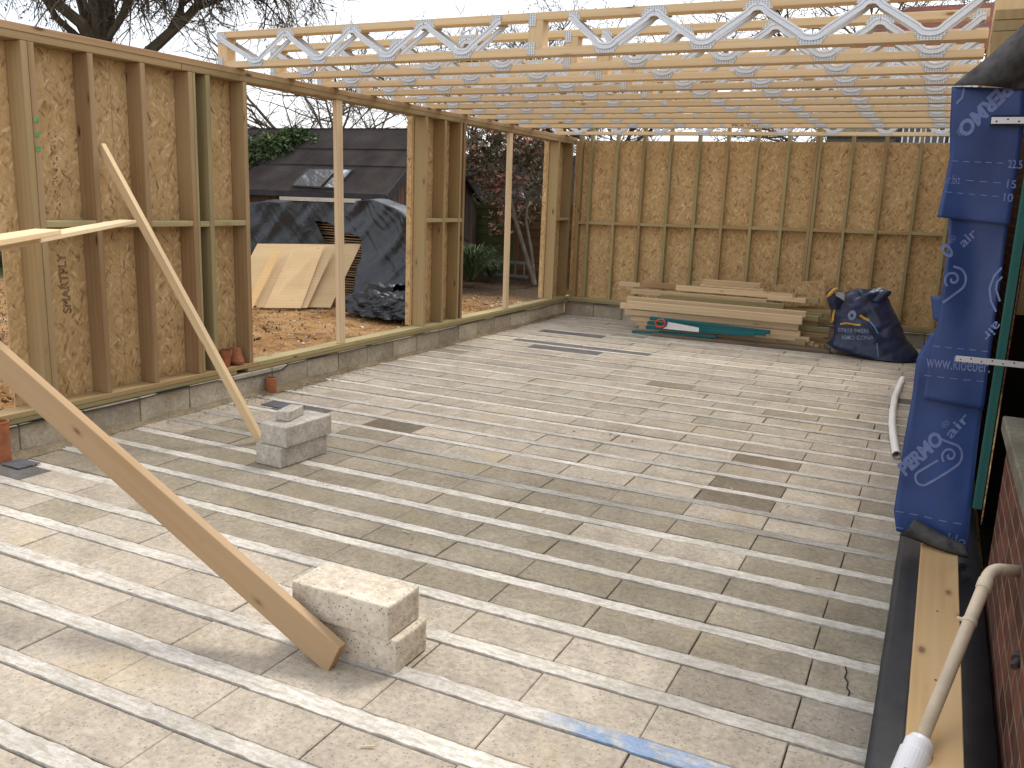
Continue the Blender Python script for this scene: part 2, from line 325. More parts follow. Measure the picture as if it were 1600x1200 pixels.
# ------------------------------------------------------------------ beam and block floor
XL0, XR0 = -5.10, -.012
rowp = .3075; fl = MB(); bm_ = MB()
rng = random.Random(11)
yk = {-2: 1.799, -1: 2.0975, 0: 2.4097, 1: 2.719, 2: 3.029, 3: 3.3384, 4: 3.6446, 5: 3.9394, 6: 4.2475}
def dark_p(k, x):
    if k <= 2: return .0 if x > -3.6 else (.25 if k == 2 else .0)
    if k <= 5: return .97 if not (x < -3.9 and k == 3) else .5
    if k == 6: return .9
    if k == 7: return .92
    if k == 8: return .75 if x > -4.2 and x < -1 else .4
    if k == 9: return .12
    return .035
for k in range(-7, 33):
    yt = yk.get(k, 2.4097 + rowp * k + (.0 if k < 7 else -.006)); yb = yt - .217
    if yt > 12.33: break
    ph = -2.465 + rng.uniform(-.008, .008) if k < 10 else -2.465 + rng.choice([0, 0, 0, .22, .05, -.06]) + rng.uniform(-.02, .02)
    x = ph - .441 * 8
    while x < XR0:
        a = max(x + .0025, XL0); b = min(x + .441 - .0025 - (rng.uniform(.004, .012) if rng.random() < .06 else 0), XR0)
        if b - a > .03:
            d = rng.random() < dark_p(k, (a + b) / 2); cx = (a + b) / 2
            if k == 6 and -1.60 < cx < -.71: d = False
            if k == 2 and -4.1 < cx < -3.6: d = True
            t = rng.uniform(.68, .82) if d else rng.uniform(.95, 1.10)
            if k == 1 and -.75 < cx: t *= .95
            if k == 2 and cx > -.8: t = .74
            tt = (t, t * .97, t * (.90 if d else .96))
            yc = (yt + yb) / 2
            for (x0, x1, y0, y1) in ((-4.7, -2.9, 9.58, 9.8), (-4.5, -3.55, 9.25, 9.5), (-4.9, -4.45, 9.2, 9.25), (-5.1, -4.75, 3.15, 3.4), (-4.75, -4.35, 5.2, 5.5), (-.3, 0, 8.7, 9.0), (-4.6, -3.9, 10.45, 10.75)):
                if x0 < cx < x1 and y0 < yc < y1: tt = (.36, .38, .44)
            if (k == 9 or k == 10) and -1.25 < cx < -.6: tt = (.52, .49, .45)
            if k == 12 and -1.15 < cx < -.68: tt = (.55, .51, .47)
            if k == 10 and -3.7 < cx < -3.3: tt = (.45, .42, .38)
            dz = rng.uniform(-.0025, .0025)
            fl.timber((a, (yt + yb) / 2 + .002 + rng.uniform(-.002, .002), -.05 + dz), (b, (yt + yb) / 2 + .002 + rng.uniform(-.002, .002), -.05 + dz + rng.uniform(-.001, .001)), (yt - yb) + rng.uniform(-.003, .001), .10, tint=tt, jit=.0012)
        x += .441
    # beam between this row and the next one
    ny_ = yk.get(k + 1, 2.4097 + rowp * (k + 1) + (.0 if k + 1 < 7 else -.006)) - .217
    seg = 150; raised = rng.choice([-.004, -.002, .0, .001, .003, .004]) if k not in (0,) else .006
    g = rng.uniform(.88, 1.05) * (.66 if k in (7, 8) else 1)
    y0, y1 = yt + .0085, ny_ - .006
    if k >= 9: y0 += .006; y1 -= .007; g *= 1.0
    sd = rng.uniform(0, 99)
    for q in range(seg):
        xa = XL0 + (XR0 - XL0) * q / seg; xb = XL0 + (XR0 - XL0) * (q + 1) / seg
        def e(x_, s_): return noise.noise(Vector((x_ * 14, sd + s_, 0))) * .006 + noise.noise(Vector((x_ * 40, sd + s_, 3))) * .005
        def hz(x_, s_): return raised + noise.noise(Vector((x_ * 3, sd + s_, 7))) * .003
        t = g * (1 + .25 * noise.noise(Vector((xa * 2.2, sd, 5))))
        if k == 0 and False: pass
        A = V(xa, y0 + e(xa, 0), hz(xa, 0)); B = V(xb, y0 + e(xb, 0), hz(xb, 0)); C = V(xb, y1 + e(xb, 9), hz(xb, 1)); D = V(xa, y1 + e(xa, 9), hz(xa, 1)); dn = V(0, 0, -.1)
        for f in ((A, B, C, D), (A + dn, B + dn, B, A), (D, C, C + dn, D + dn)): bm_.face(f, tint=t)
floor = thing('floor', 'beam and block floor of pale concrete blocks between whitish beams', 'floor'); del floor['category']; floor['kind'] = 'structure'
fl.build('floor_blocks', m_floorblk, floor, bevel=.003)
# beams: spray paint on one of them is part of its material
k = NT('floor_beam_painted', .95, .1); ob = k.co('Object'); n1 = k.noise(ob, 3, 6, .65); n2 = k.noise(ob, 34, 4, .75); n3 = k.noise(k.co('Object', (3, 14, 1)), 3.5, 5, .7)
c = k.mix(k.ramp(n1, [(.35, 0.), (.65, 1.)]), (.54, .505, .45), (.66, .625, .565)); c = k.mix(.35, c, k.ramp(n2, [(.35, .2), (.65, .8)]), 'OVERLAY')
c = k.mix(k.ramp(n3, [(.47, 0.), (.60, .65)]), c, (.38, .34, .28))
sep = k.n('SeparateXYZ'); k.l(ob, sep.inputs[0])
fx = k.math('MULTIPLY', k.math('GREATER_THAN', sep.outputs[1], 2.405), k.math('LESS_THAN', sep.outputs[1], 2.52))
nx = k.math('ADD', sep.outputs[0], k.math('MULTIPLY', k.noise(ob, 9, 4), .25))
ramx = k.n('MapRange'); k.l(nx, ramx.inputs[0]); ramx.inputs[1].default_value = -.93; ramx.inputs[2].default_value = -.72
blot = k.ramp(k.noise(ob, 11, 5, .7), [(.38, .15), (.55, 1.)])
c = k.mix(k.math('MULTIPLY', k.math('MULTIPLY', fx, ramx.outputs[0]), k.math('MULTIPLY', blot, .58)), c, (.12, .32, .66))
v = k.vor(ob, 90); pp = k.math('MULTIPLY', k.ramp(v, [(0., 1.), (.25, 0.)]), k.ramp(k.noise(ob, 20, 3), [(.45, 0.), (.6, 1.)])); c = k.mix(k.math('MULTIPLY', pp, .5), c, (.25, .22, .19))
k.color(k.tint(c)); k.bump(k.math('SUBTRACT', k.math('ADD', n2, k.math('MULTIPLY', n3, 1.2)), pp), .6, .007)
bm_.build('floor_beams', k.m, floor)
mb = MB(); mb.box(-5.3, .3, .1, 12.7, -.14, -.075); mb.build('floor_base', m_void, floor)
mb = MB(); ck = [P(x, y, 2, .0035) for x, y in ((1321, 1041), (1323, 1050), (1320, 1058), (1325, 1066), (1323, 1074), (1328, 1081), (1325, 1088))]
for a, b in zip(ck[:-1], ck[1:]): mb.timber(a, b, .005, .001)
mb.build('crack', m_void, floor)
# ------------------------------------------------------------------ plinths of concrete blocks
def plinth(label, segs, horizontal, face, back, a0, a1, seed, top=.2):
    t = thing('block_plinth', label, 'low wall'); r = random.Random(seed); b = MB(); m = MB(); d = MB()
    x = segs
    edges = [a0] + [e for e in segs if a0 < e < a1] + [a1]
    for p, q in zip(edges[:-1], edges[1:]):
        off = r.uniform(-.004, .004); tt = r.uniform(.85, 1.2)
        if r.random() < .2: tt *= 1.2
        if horizontal: b.box(p + .006, q - .006, min(face + off, back), max(face + off, back), -.05, top, tint=tt, jit=.002)
        else: b.box(min(face + off, back), max(face + off, back), p + .006, q - .006, -.05, top, tint=tt, jit=.002, along=1)
    b.build('blockwork', m_plinth, t, bevel=.004)
    s = 1 if back > face else -1
    if horizontal: m.box(a0, a1, min(face + s * .006, back - s * .01), max(face + s * .006, back - s * .01), -.05, top - .004)
    else: m.box(min(face + s * .006, back - s * .01), max(face + s * .006, back - s * .01), a0, a1, -.05, top - .004, along=1)
    m.build('mortar_joints', m_mortar, t)
    return t
lj = [3.438 + .468 * i for i in range(-6, 20)]
pl = plinth('long low course of grey concrete blocks under the left timber wall', lj, False, -5.09, -5.3, .6, 12.32, 3)
pb = plinth('short low course of grey blocks under the back wall behind the plank pile', [-4.62 + .455 * i for i in range(14)], True, 12.34, 12.56, -5.09, .3, 4)
pr_ = plinth('course of blocks under the right hand sole plate, wrapped in black plastic', [1.2 + .46 * i for i in range(25)], False, .004, .30, .3, 12.3, 5, .196)
# damp proof plastic
def wavy_strip(name, pts_a, pts_b, mat, parent, solid=.002):
    g = MB(); n = len(pts_a) - 1
    for i in range(n): g.face([pts_a[i], pts_a[i + 1], pts_b[i + 1], pts_b[i]])
    return g.build(name, mat, parent, solid=solid)
N = 140
A = []; B = []
for i in range(N + 1):
    y = .6 + 11.75 * i / N; sag = max(0, noise.noise(Vector((y * 1.1, 3, 0)))) * .03 + (.035 if 5.2 < y < 5.9 else 0)
    A.append(V(-5.07 + noise.noise(Vector((y * 2, 0, 0))) * .01, y, .199 - sag)); B.append(V(-5.2, y, .2015))
wavy_strip('damp_course', A, B, m_dpc, pl)
A = [V(-5.06 + 5.2 * i / 60, 12.318 + noise.noise(Vector((i * .4, 1, 0))) * .012, .197 - .01 * abs(noise.noise(Vector((i * .3, 7, 0))))) for i in range(61)]
B = [V(p.x, 12.5, .2015) for p in A]; wavy_strip('damp_course', A, B, m_dpc, pb)
g = MB()
def dp(u, v):
    y = .3 + 12 * u; q = v * 4
    pts = [(-.014, -.02), (-.015, .10), (-.013, .196), (.05, .2015), (.32, .2015)]
    i = min(int(q), 3); f = q - i; x = pts[i][0] * (1 - f) + pts[i + 1][0] * f; z = pts[i][1] * (1 - f) + pts[i + 1][1] * f
    return V(x + noise.noise(Vector((y * 2.3, v * 3, 0))) * .006, y, z + noise.noise(Vector((y * 1.6, v * 2, 4))) * .003 + .001)
g.grid(dp, 160, 12); g.build('damp_course', m_dpc, pr_, smooth=True, solid=.0015)
# mortar fillets and crumbs along the wall base
k_ = MB(); r = random.Random(5)
def fil(u, v):
    y = 1.2 + 11.1 * u; n = noise.noise(Vector((y * 3, 0, 0))) * .035 + noise.noise(Vector((y * 9, 2, 0))) * .02
    wd = .055 + n + (.08 if 5.6 < y < 6.4 else 0) + (.05 if 3.0 < y < 3.7 else 0); h = .035 + noise.noise(Vector((y * 4, 5, 0))) * .02
    return V(-5.095 + wd * v, y, h * (1 - v) ** 1.4 + .002 + noise.noise(Vector((y * 22, v * 8, 0))) * .005 * (1 - v))
k_.grid(fil, 500, 6)
tag(k_.build('mortar_fillet', m_mortar, smooth=True), kind='stuff', label='rough brown mortar smeared along the foot of the left block course')
k_ = MB()
def crumb(mb, p, s, tint=1.):
    p = Vector(p); vs = [p + Vector((r.uniform(-1, 1), r.uniform(-1, 1), r.uniform(-.2, .9))) * s for _ in range(4)]; i = len(mb.v)
    mb.v += [tuple(q) for q in vs]
    for f in ((0, 1, 2), (0, 2, 3), (0, 3, 1), (1, 3, 2)):
        mb.f.append(tuple(i + q for q in f)); mb.uv.append([(0, 0)] * 3); mb.t.append((tint,) * 3); mb.m.append(0)
for _ in range(1500):
    y = r.uniform(1.5, 12.2); y = y if r.random() < .45 else r.gauss(5.85, .45)
    crumb(k_, (-5.06 + abs(r.gauss(0, .09)), y, .004), r.uniform(.003, .014), r.uniform(.8, 2.))
for _ in range(260): crumb(k_, (r.uniform(-5, -.05), r.uniform(1.5, 12.2), .004), r.uniform(.002, .008), r.uniform(.6, 2.2))
for _ in range(70): crumb(k_, (r.gauss(-3.15, .09), r.gauss(4.02, .05), .003), r.uniform(.003, .009), 2.)
for _ in range(18): crumb(k_, (r.gauss(-2.15, .14), r.gauss(6.05, .06), .004), r.uniform(.005, .013), .25)
tag(k_.build('rubble_crumbs', m_mortar), kind='stuff', label='mortar crumbs and grit scattered on the floor')
k_ = MB()
for _ in range(26):
    x, y = r.uniform(-4.9, -.3), r.uniform(1.6, 8); a = r.uniform(0, 3.14); l = r.uniform(.015, .05); d = V(math.cos(a), math.sin(a), 0)
    k_.timber(V(x, y, .006), V(x, y, .009) + d * l, .005, .003, tint=.9)
tag(k_.build('wood_shavings', m_pale), kind='stuff', label='small pale wood splinters scattered on the floor')
# ------------------------------------------------------------------ timber frame walls
def part_timber(parent, name, a, b, wd, th, mat, up=(0, 0, 1), tint=1., bevel=.0025):
    g = MB(); g.timber(a, b, wd, th, up, tint); return g.build(name, mat, parent, bevel=bevel)
XL, XO = -5.104, -5.25; ZS0, ZS1, ZP0, ZP1 = .2055, .277, 2.532, 2.6255
tr = random.Random(21)
LW = thing('timber_frame_wall', 'long left timber stud wall with two tall openings, board sheathed between them', 'stud wall', loc=(XL, 3.5, ZS0))
# sole plates (two layers) and top plates (two layers)
zm = ZS0 + .034
part_timber(LW, 'sole_plate', ((XL + XO) / 2, .7, (ZS0 + zm) / 2), ((XL + XO) / 2, 5.37, (ZS0 + zm) / 2), .146, zm - ZS0 - .001, m_green, tint=.85)
part_timber(LW, 'sole_plate', ((XL + XO) / 2, 5.50, (ZS0 + zm) / 2), ((XL + XO) / 2, 12.56, (ZS0 + zm) / 2), .146, zm - ZS0 - .001, m_green, tint=.95)
for a, b in ((.7, 2.9), (2.905, 5.62), (5.624, 9.15), (9.154, 12.56)):
    part_timber(LW, 'sole_plate', ((XL + XO) / 2 + .003, a, (zm + ZS1) / 2), ((XL + XO) / 2 + .003, b, (zm + ZS1) / 2), .146, ZS1 - zm - .001, m_green if a > 2.95 or a < 2 else m_treat, tint=1.15)
zq = (ZP0 + ZP1) / 2
for a, b in ((1.2, 4.9), (4.904, 9.1), (9.104, 12.56)): part_timber(LW, 'top_plate', ((XL + XO) / 2, a, (ZP0 + zq) / 2), ((XL + XO) / 2, b, (ZP0 + zq) / 2), .146, zq - ZP0 - .001, m_treat, tint=.9)
for a, b in ((1.2, 6.7), (6.704, 12.56)): part_timber(LW, 'top_plate', ((XL + XO) / 2 + .002, a, (zq + ZP1) / 2), ((XL + XO) / 2 + .002, b, (zq + ZP1) / 2), .146, ZP1 - zq - .001, m_treatb, tint=1.15)
def lstud(y0, y1, mat=None, tint=None, z0=ZS1, z1=ZP0):
    mat = mat or tr.choice([m_treat, m_treatb, m_treatb]); part_timber(LW, 'stud', ((XL + XO) / 2, (y0 + y1) / 2, z0 + .001), ((XL + XO) / 2, (y0 + y1) / 2, z1 - .001), y1 - y0, .145, mat, up=(1, 0, 0), tint=tint or tr.uniform(.9, 1.12))
st = [(3.652, 3.697, m_treat, 1.0), (3.70, 3.742, m_treatb, .95), (4.114, 4.156, m_treatb, .9), (4.532, 4.572, m_treatb, .9), (4.962, 5.004, m_treatb, 1.), (5.006, 5.03, m_green, .95),
      (5.131, 5.176, m_green, .8), (5.524, 5.568, m_treatb, 1.), (8.262, 8.307, m_treat, 1.15), (8.66, 8.705, m_treat, 1.), (9.012, 9.056, m_treat, .95), (9.10, 9.146, m_treatb, .75), (11.87, 11.915, m_treat, 1.2), (12.37, 12.41, m_treat, .9)]
for a, b, m, t in st: lstud(a, b, m, t)
def nog(y0, y1, z=1.437, m=m_green): part_timber(LW, 'noggin', ((XL + XO) / 2 - .001, y0, z), ((XL + XO) / 2 - .001, y1, z), .143, .04, m, tint=1.05)
for a, b, z in ((3.743, 4.113, 1.444), (4.157, 4.531, 1.437), (4.573, 4.961, 1.437), (5.031, 5.13, 1.432), (5.177, 5.523, 1.437), (8.308, 8.659, 1.44), (8.706, 9.011, 1.44), (9.057, 9.099, 1.44), (11.916, 12.369, 1.44)): nog(a, b, z)
def panel(parent, name, o, eu, ev, th, mat, nrm, bevel=0):
    """board: corner o, edge vectors eu (across) and ev (up), UV in metres"""
    g = MB(); o = Vector(o); eu = Vector(eu); ev = Vector(ev); n = Vector(nrm) * th; ou, ov = tr.uniform(0, 40), tr.uniform(0, 40)
    a, b, c, d = o, o + eu, o + eu + ev, o + ev; U, W_ = eu.length, ev.length; uv = [(ou, ov), (ou + U, ov), (ou + U, ov + W_), (ou, ov + W_)]
    i = len(g.v); g.v += [tuple(p) for p in (a, b, c, d, a + n, b + n, c + n, d + n)]
    for f, u in (((0, 1, 2, 3), uv), ((7, 6, 5, 4), uv[::-1]), ((0, 4, 5, 1), [(ou, ov), (ou, ov + .01), (ou + U, ov + .01), (ou + U, ov)]), ((1, 5, 6, 2), uv), ((2, 6, 7, 3), uv), ((3, 7, 4, 0), uv)):
        g.f.append(f); g.uv.append(u); g.t.append((1, 1, 1)); g.m.append(0)
    return g.build(name, mat, parent, bevel=bevel, recalc=False)
xs = XO - .002
for a, b in ((3.535, 4.40), (4.403, 5.585), (8.245, 9.15), (11.85, 12.56)):
    panel(LW, 'sheathing_panel', (xs, a, ZS0 + .01), (0, b - a, 0), (0, 0, ZP1 - ZS0 - .01), .011, m_osb, (-1, 0, 0))
for y in (8.24, 11.85): panel(LW, 'edge_strip', (XO - .016, y, ZS1), (-.06, 0, 0), (0, 0, ZP0 - ZS1), .011, m_osb, (0, 1, 0))
panel(LW, 'edge_strip', (XO + .143, 8.2605, ZS1), (-.06, 0, 0), (0, 0, ZP0 - ZS1), .0, m_osb, (0, -1, 0)) if False else None
# strip of board on the second stud, with three green marks
panel(LW, 'edge_strip', (XL + .0, 3.704, ZS1 + .01), (0, .036, 0), (0, 0, ZP0 - ZS1 - .02), .004, m_osb, (1, 0, 0)) if False else None
m_gmark = plain('green_marker', (.12, .30, .12), .9, .1, .3, 40, bumps=0)
for z in (2.075, 1.99, 1.905):
    g = MB(); g.box(XL + .0005, XL + .0015, 3.706, 3.738, z - .014, z + .014); g.build('paint_mark', m_gmark, LW)
adopt(LW)
# temporary props in the openings
for y, dx, lab in ((6.79, .0, 'slim pale timber prop standing in the nearer opening of the left wall'), (10.36, .0, 'slim pale timber prop standing in the farther opening of the left wall')):
    g = MB(); g.timber((XL - .03, y + .02, ZS1 + .002), (XL - .03, y - .02, ZP0 - .001), .09, .044, up=(1, 0, 0)) ; tag(g.build('timber_prop', m_pale, bevel=.002), lab, 'prop', 'pale props in the openings')
# ---- back wall
YB = 12.41
BW = thing('timber_frame_wall', 'back stud wall with many narrow bays of strand board behind the plank pile', 'stud wall', loc=(-2.5, YB, ZS0))
for a, b, z0, z1, t in ((-5.10, -2.2, ZS0, ZS0 + .036, .9), (-2.198, .35, ZS0, ZS0 + .036, .85), (-5.1, -.9, ZS0 + .036, ZS1, 1.1), (-.898, .35, ZS0 + .036, ZS1, 1.)):
    part_timber(BW, 'sole_plate', (a, YB + .045, (z0 + z1) / 2 + .0005), (b, YB + .045, (z0 + z1) / 2 + .0005), .092, z1 - z0 - .001, m_green, tint=t)
bst = [-4.99, -4.823, -4.422, -4.021, -3.63, -3.222, -2.828, -2.425, -2.017, -1.655, -1.612, -1.212, -.812, -.404, -.003]
for i, x in enumerate(bst):
    part_timber(BW, 'stud', (x, YB + .045, ZS1 + .001), (x, YB + .045, 3.02), .040 if i else .05, .09, m_green if i % 3 else m_treat, up=(0, 1, 0), tint=tr.uniform(.9, 1.1))
for i, (a, b) in enumerate(zip(bst[:-1], bst[1:])):
    if b - a > .1: z = 1.395 + .0155 * (a + 5) ; part_timber(BW, 'noggin', (a + .0205, YB + .046, z), (b - .0205, YB + .046, z), .088, .042, m_green if i % 2 else m_treat, tint=1.1)
part_timber(BW, 'top_plate', (-5.1, YB + .045, 3.042), (.35, YB + .045, 3.042), .092, .042, m_treat)
for a, b in ((-5.1, -4.0), (-3.997, -2.8), (-2.797, -1.634), (-1.631, -.42), (-.417, .35)):
    panel(BW, 'sheathing_panel', (a, YB + .092, ZS0 + .01), (b - a, 0, 0), (0, 0, 2.590 - ZS0 - .01), .011, m_osb, (0, 1, 0))
adopt(BW)
# ---- right wall (seen edge on, behind the membrane)
RW = thing('timber_frame_wall', 'right hand stud wall seen end on behind the blue membrane', 'stud wall', loc=(.15, 4.7, ZS0))
part_timber(RW, 'sole_plate', (.152, .9, ZS0 + .026), (.152, 8.5, ZS0 + .026), .148, .047, m_plate, tint=1.1)
part_timber(RW, 'sole_plate', (.152, 8.503, ZS0 + .026), (.152, 12.3, ZS0 + .026), .148, .047, m_plate, tint=1.0)
for y in [4.28] + [4.72 + .4 * i for i in range(19)]: part_timber(RW, 'stud', (.152, y, ZS0 + .051), (.152, y, 2.53 if y > 4.5 else 2.15), .040, .145, m_treat, up=(1, 0, 0))
for a, b, z in ((4.7, 12.3, 2.554), (4.7, 12.3, 2.601)): part_timber(RW, 'top_plate', (.152, a, z), (.152, b, z), .146, .045, m_treat)
panel(RW, 'sheathing_panel', (.228, 4.7, .23), (0, 7.6, 0), (0, 0, 2.39), .011, m_osb, (1, 0, 0))
panel(RW, 'end_panel', (.076, 5.0, 2.3), (0, 0, 1.3), (.28, 0, 0), .03, m_ply, (0, 1, 0), bevel=.002)
for y in (2.38, 2.9, 3.45):
    g = MB(); c0 = V(.15, y, ZS0 + .0505); g.lathe(c0, [(.004, 0), (.004, .0015), (0, .0016)], 10); g.build('nail_head', m_weather, RW)
adopt(RW)
# ------------------------------------------------------------------ open web joists
JL, JR, ZJ = -5.29, .075, ZP1 + .001; HJ = .268
def k_pad():
    k = NT('nail_plate', .4, .5); ob = k.co('Object'); v = k.n('TexVoronoi'); v.inputs['Scale'].default_value = 1.; v.inputs['Randomness'].default_value = .12; k.l(k.co('Object', (62, 1, 105)), v.inputs['Vector'])
    c = k.mix(k.ramp(v.outputs['Distance'], [(.0, 1.), (.27, 1.), (.36, 0.)]), (.60, .62, .64), (.26, .27, .28)); k.color(c); k.b.inputs['Metallic'].default_value = .45; k.bump(v.outputs['Distance'], .6, .003); return k.m
m_pad = k_pad()
def web_mesh(xa, xb, xc, sides):
    """one pressed metal V: pad on the top chord at xa, pad on the bottom chord at xb, pad on the top chord at xc"""
    g = MB(); zt = HJ - .030; zb = .026
    for side, y in sides:
        y0 = y + side * .0012; th = side * .0016
        def path():
            up0 = V(xa + .004, 0, HJ - .050); out = []
            def leg(xs_, xe, s_):   # centre line from the top chord to the bottom chord
                pts = [V(xs_ + s_ * .002, 0, HJ - .043), V(xs_ + s_ * .022, 0, HJ - .046), V(xs_ + s_ * .037, 0, HJ - .056), V(xs_ + s_ * .050, 0, HJ - .070)]
                pts += [V(xe - s_ * .066, 0, .074), V(xe - s_ * .052, 0, .058), V(xe - s_ * .034, 0, .048), V(xe - s_ * .006, 0, .044)]
                return pts
            return leg(xa, xb, 1) + leg(xc, xb, -1)[::-1]
        cl = path(); ns = []
        for q_ in range(len(cl)):
            d_ = (cl[min(q_ + 1, len(cl) - 1)] - cl[max(q_ - 1, 0)]).normalized(); ns.append(V(-d_.z, 0, d_.x))
        yo = y0 + side * .0035
        prof = [(-.020, side * .0005), (-.0185, side * .0045), (-.008, side * .0045), (-.0055, side * -.001), (.0055, side * -.001), (.008, side * .0045), (.0185, side * .0045), (.020, side * .0005)]
        for q_ in range(len(cl) - 1):
            for a_, b_ in zip(prof[:-1], prof[1:]):
                f_ = [cl[q_] + ns[q_] * a_[0] + V(0, yo + a_[1], 0), cl[q_ + 1] + ns[q_ + 1] * a_[0] + V(0, yo + a_[1], 0), cl[q_ + 1] + ns[q_ + 1] * b_[0] + V(0, yo + b_[1], 0), cl[q_] + ns[q_] * b_[0] + V(0, yo + b_[1], 0)]
                g.face(f_ if side < 0 else f_[::-1])
        def pad(x, z, up_, half=0):
            a = .088; b = .056; h = .0232; xs0 = x - a if half != 1 else x; xs1 = x + a if half != -1 else x
            xt0 = x - b if half != 1 else x; xt1 = x + b if half != -1 else x
            zz = z + h if up_ > 0 else z - h; z2 = z - h - .004 if up_ > 0 else z + h + .004
            poly = [V(xt0, y0, zz), V(xt1, y0, zz), V(xs1, y0, z2), V(xs0, y0, z2)]
            if (up_ > 0): poly = poly[::-1]
            g.prism(poly, (0, th, 0), mi=1)
        pad(xb, zb, -1); pad(xa, zt, 1, 1); pad(xc, zt, 1, -1)
    return g
vs = [(-5.27, -4.906, -4.61), (-4.61, -4.31, -4.005), (-4.005, -3.70, -3.395), (-3.395, -3.09, -2.80), (-2.32, -2.06, -1.755), (-1.755, -1.445, -1.135), (-1.135, -.822, -.515), (-.515, -.205, .06)]
jmod = []
def first_joist():
    root = thing('roof_joist', '', 'joist', loc=(JL, 0, ZJ))
    def put(g, name, mats, **kw):
        o = g.build(name, mats, root, **kw); return o
    out = []
    tc_ = MB(); tc_.timber((JL, 0, HJ - .0235), (JR, 0, HJ - .0235), .097, .047); out.append(put(tc_, 'top_chord', m_new, bevel=.002))
    bc = MB(); bc.timber((JL, 0, .0235), (JR, 0, .0235), .097, .047); out.append(put(bc, 'bottom_chord', m_new, bevel=.002))
    for x0, x1 in ((JL + .001, JL + .10), (-2.60, -2.50)):
        eb = MB(); eb.box(x0, x1, -.047, .047, .0475, HJ - .0475, along=2, tint=.97); out.append(put(eb, 'web_post', m_new, bevel=.002))
    for x in (JL + .028, -2.575):
        for z0, z1 in ((.008, .085), (HJ - .085, HJ - .008)):
            for y0_, y1_ in ((-.051, -.049), (.049, .051)): pt = MB(); pt.box(x - .026, x + .026, y0_, y1_, z0, z1); out.append(put(pt, 'nail_plate', m_pad))
    for i, (a, b, c) in enumerate(vs):
        for sd_ in ((-1, -.050), (1, .050)): out.append(put(web_mesh(a, b, c, [sd_]), 'metal_web', [m_galv, m_pad]))
    for o in out: o.matrix_parent_inverse = Matrix.Translation(V(-JL, 0, 0))
    return root
# parts are modelled with y about 0 and z from the joist's underside
jroot = first_joist(); jparts = [o for o in bpy.data.objects if o.parent == jroot]
JY = [5.452 + .605 * k for k in range(11)]; JY[-1] = 12.07
ordn = ['nearest', 'second', 'third', 'fourth', 'fifth', 'sixth', 'seventh', 'eighth', 'ninth', 'tenth', 'farthest']
for i, y in enumerate(JY):
    if i == 0: rt = jroot
    else:
        rt = jroot.copy(); COL.objects.link(rt)
        for c in jparts:
            d_ = c.copy(); COL.objects.link(d_); d_.parent = rt; d_.matrix_parent_inverse = Matrix.Translation(V(-JL, 0, 0))
            if 'chord' in c.name:      # every chord is its own stick of wood
                d_.data = c.data.copy(); uvd = d_.data.uv_layers['UVMap'].data; ar = np.zeros(len(uvd) * 2); uvd.foreach_get('uv', ar); ar[0::2] += tr.uniform(1, 50); ar[1::2] += tr.uniform(1, 50); uvd.foreach_set('uv', ar)
                cd_ = d_.data.color_attributes['tint'].data; tt_ = tr.uniform(.88, 1.07); cd_.foreach_set('color', [tt_, tt_, tt_ * tr.uniform(.95, 1.03), 1.] * len(cd_))
    rt.location = (JL + (0 if i == 0 else tr.uniform(-.012, .012)), y + .0485, ZJ + .0012 * i)
    rt['label'] = {0: 'nearest pale open web joist, its silver zigzag webs fully in view', 10: 'farthest open web joist, last one right in front of the back wall'}.get(i, ordn[i] + ' open web joist counted back from the front of the room'); rt['group'] = 'open web joists spanning the room'; rt['category'] = 'joist'
# vary the chords a little from joist to joist
for i, y in enumerate(JY[1:4]): pass
# ------------------------------------------------------------------ writing
def text_obj(s, p1, p2, hpx, mat, parent, name='lettering', plane=(1, 4.6), mapfn=None, off=0., outline=False, shear=0., font_h=.72, world=None):
    cu = bpy.data.curves.new(name, 'FONT'); cu.body = s; cu.size = 1; cu.offset = off; cu.shear = shear
    if outline: cu.fill_mode = 'NONE'; cu.bevel_depth = .018
    cu.resolution_u = 4
    o = bpy.data.objects.new('tmp', cu); COL.objects.link(o); bpy.context.view_layer.update()
    dg = bpy.context.evaluated_depsgraph_get(); me = bpy.data.meshes.new_from_object(o.evaluated_get(dg)); bpy.data.objects.remove(o); bpy.data.curves.remove(cu)
    xs_ = [v.co.x for v in me.vertices]; x0, x1 = min(xs_), max(xs_)
    if world: A_, R_, U_ = world
    else:
        A_ = P(p1[0], p1[1], *plane); B_ = P(p2[0], p2[1], *plane); R_ = B_ - A_
        dx, dy = p2[0] - p1[0], p2[1] - p1[1]; l = math.hypot(dx, dy); U_ = P(p1[0] + dy / l * hpx, p1[1] - dx / l * hpx, *plane) - A_
    nrm = R_.cross(U_).normalized()
    for v in me.vertices:
        q = A_ + R_ * ((v.co.x - x0) / (x1 - x0)) + U_ * (v.co.y / font_h) + nrm * (v.co.z * .05 * U_.length)
        v.co = mapfn(q) if mapfn else q
    me.materials.clear(); me.materials.append(mat); ca_ = me.color_attributes.new('tint', 'FLOAT_COLOR', 'CORNER'); ca_.data.foreach_set('color', [1.] * (4 * len(me.loops)))
    ob_ = bpy.data.objects.new(name, me); COL.objects.link(ob_); ob_.parent = parent
    if parent: ob_.matrix_parent_inverse = parent.matrix_world.inverted() if parent.type != 'EMPTY' else Matrix.Translation(-parent.location)
    return ob_
X_ = XO + .0015
text_obj('SMARTPLY', None, None, 0, m_osbtext, LW, world=(V(X_, 3.985, .845), V(0, -.02, .40), V(0, -.062, 0)), outline=True, off=.0)
text_obj('OSB 3  FSC  MIX 70%  18mm', None, None, 0, m_osbtext, LW, world=(V(X_, 3.975, 1.49), V(0, -.01, .62), V(0, -.045, 0)), outline=True) if False else None
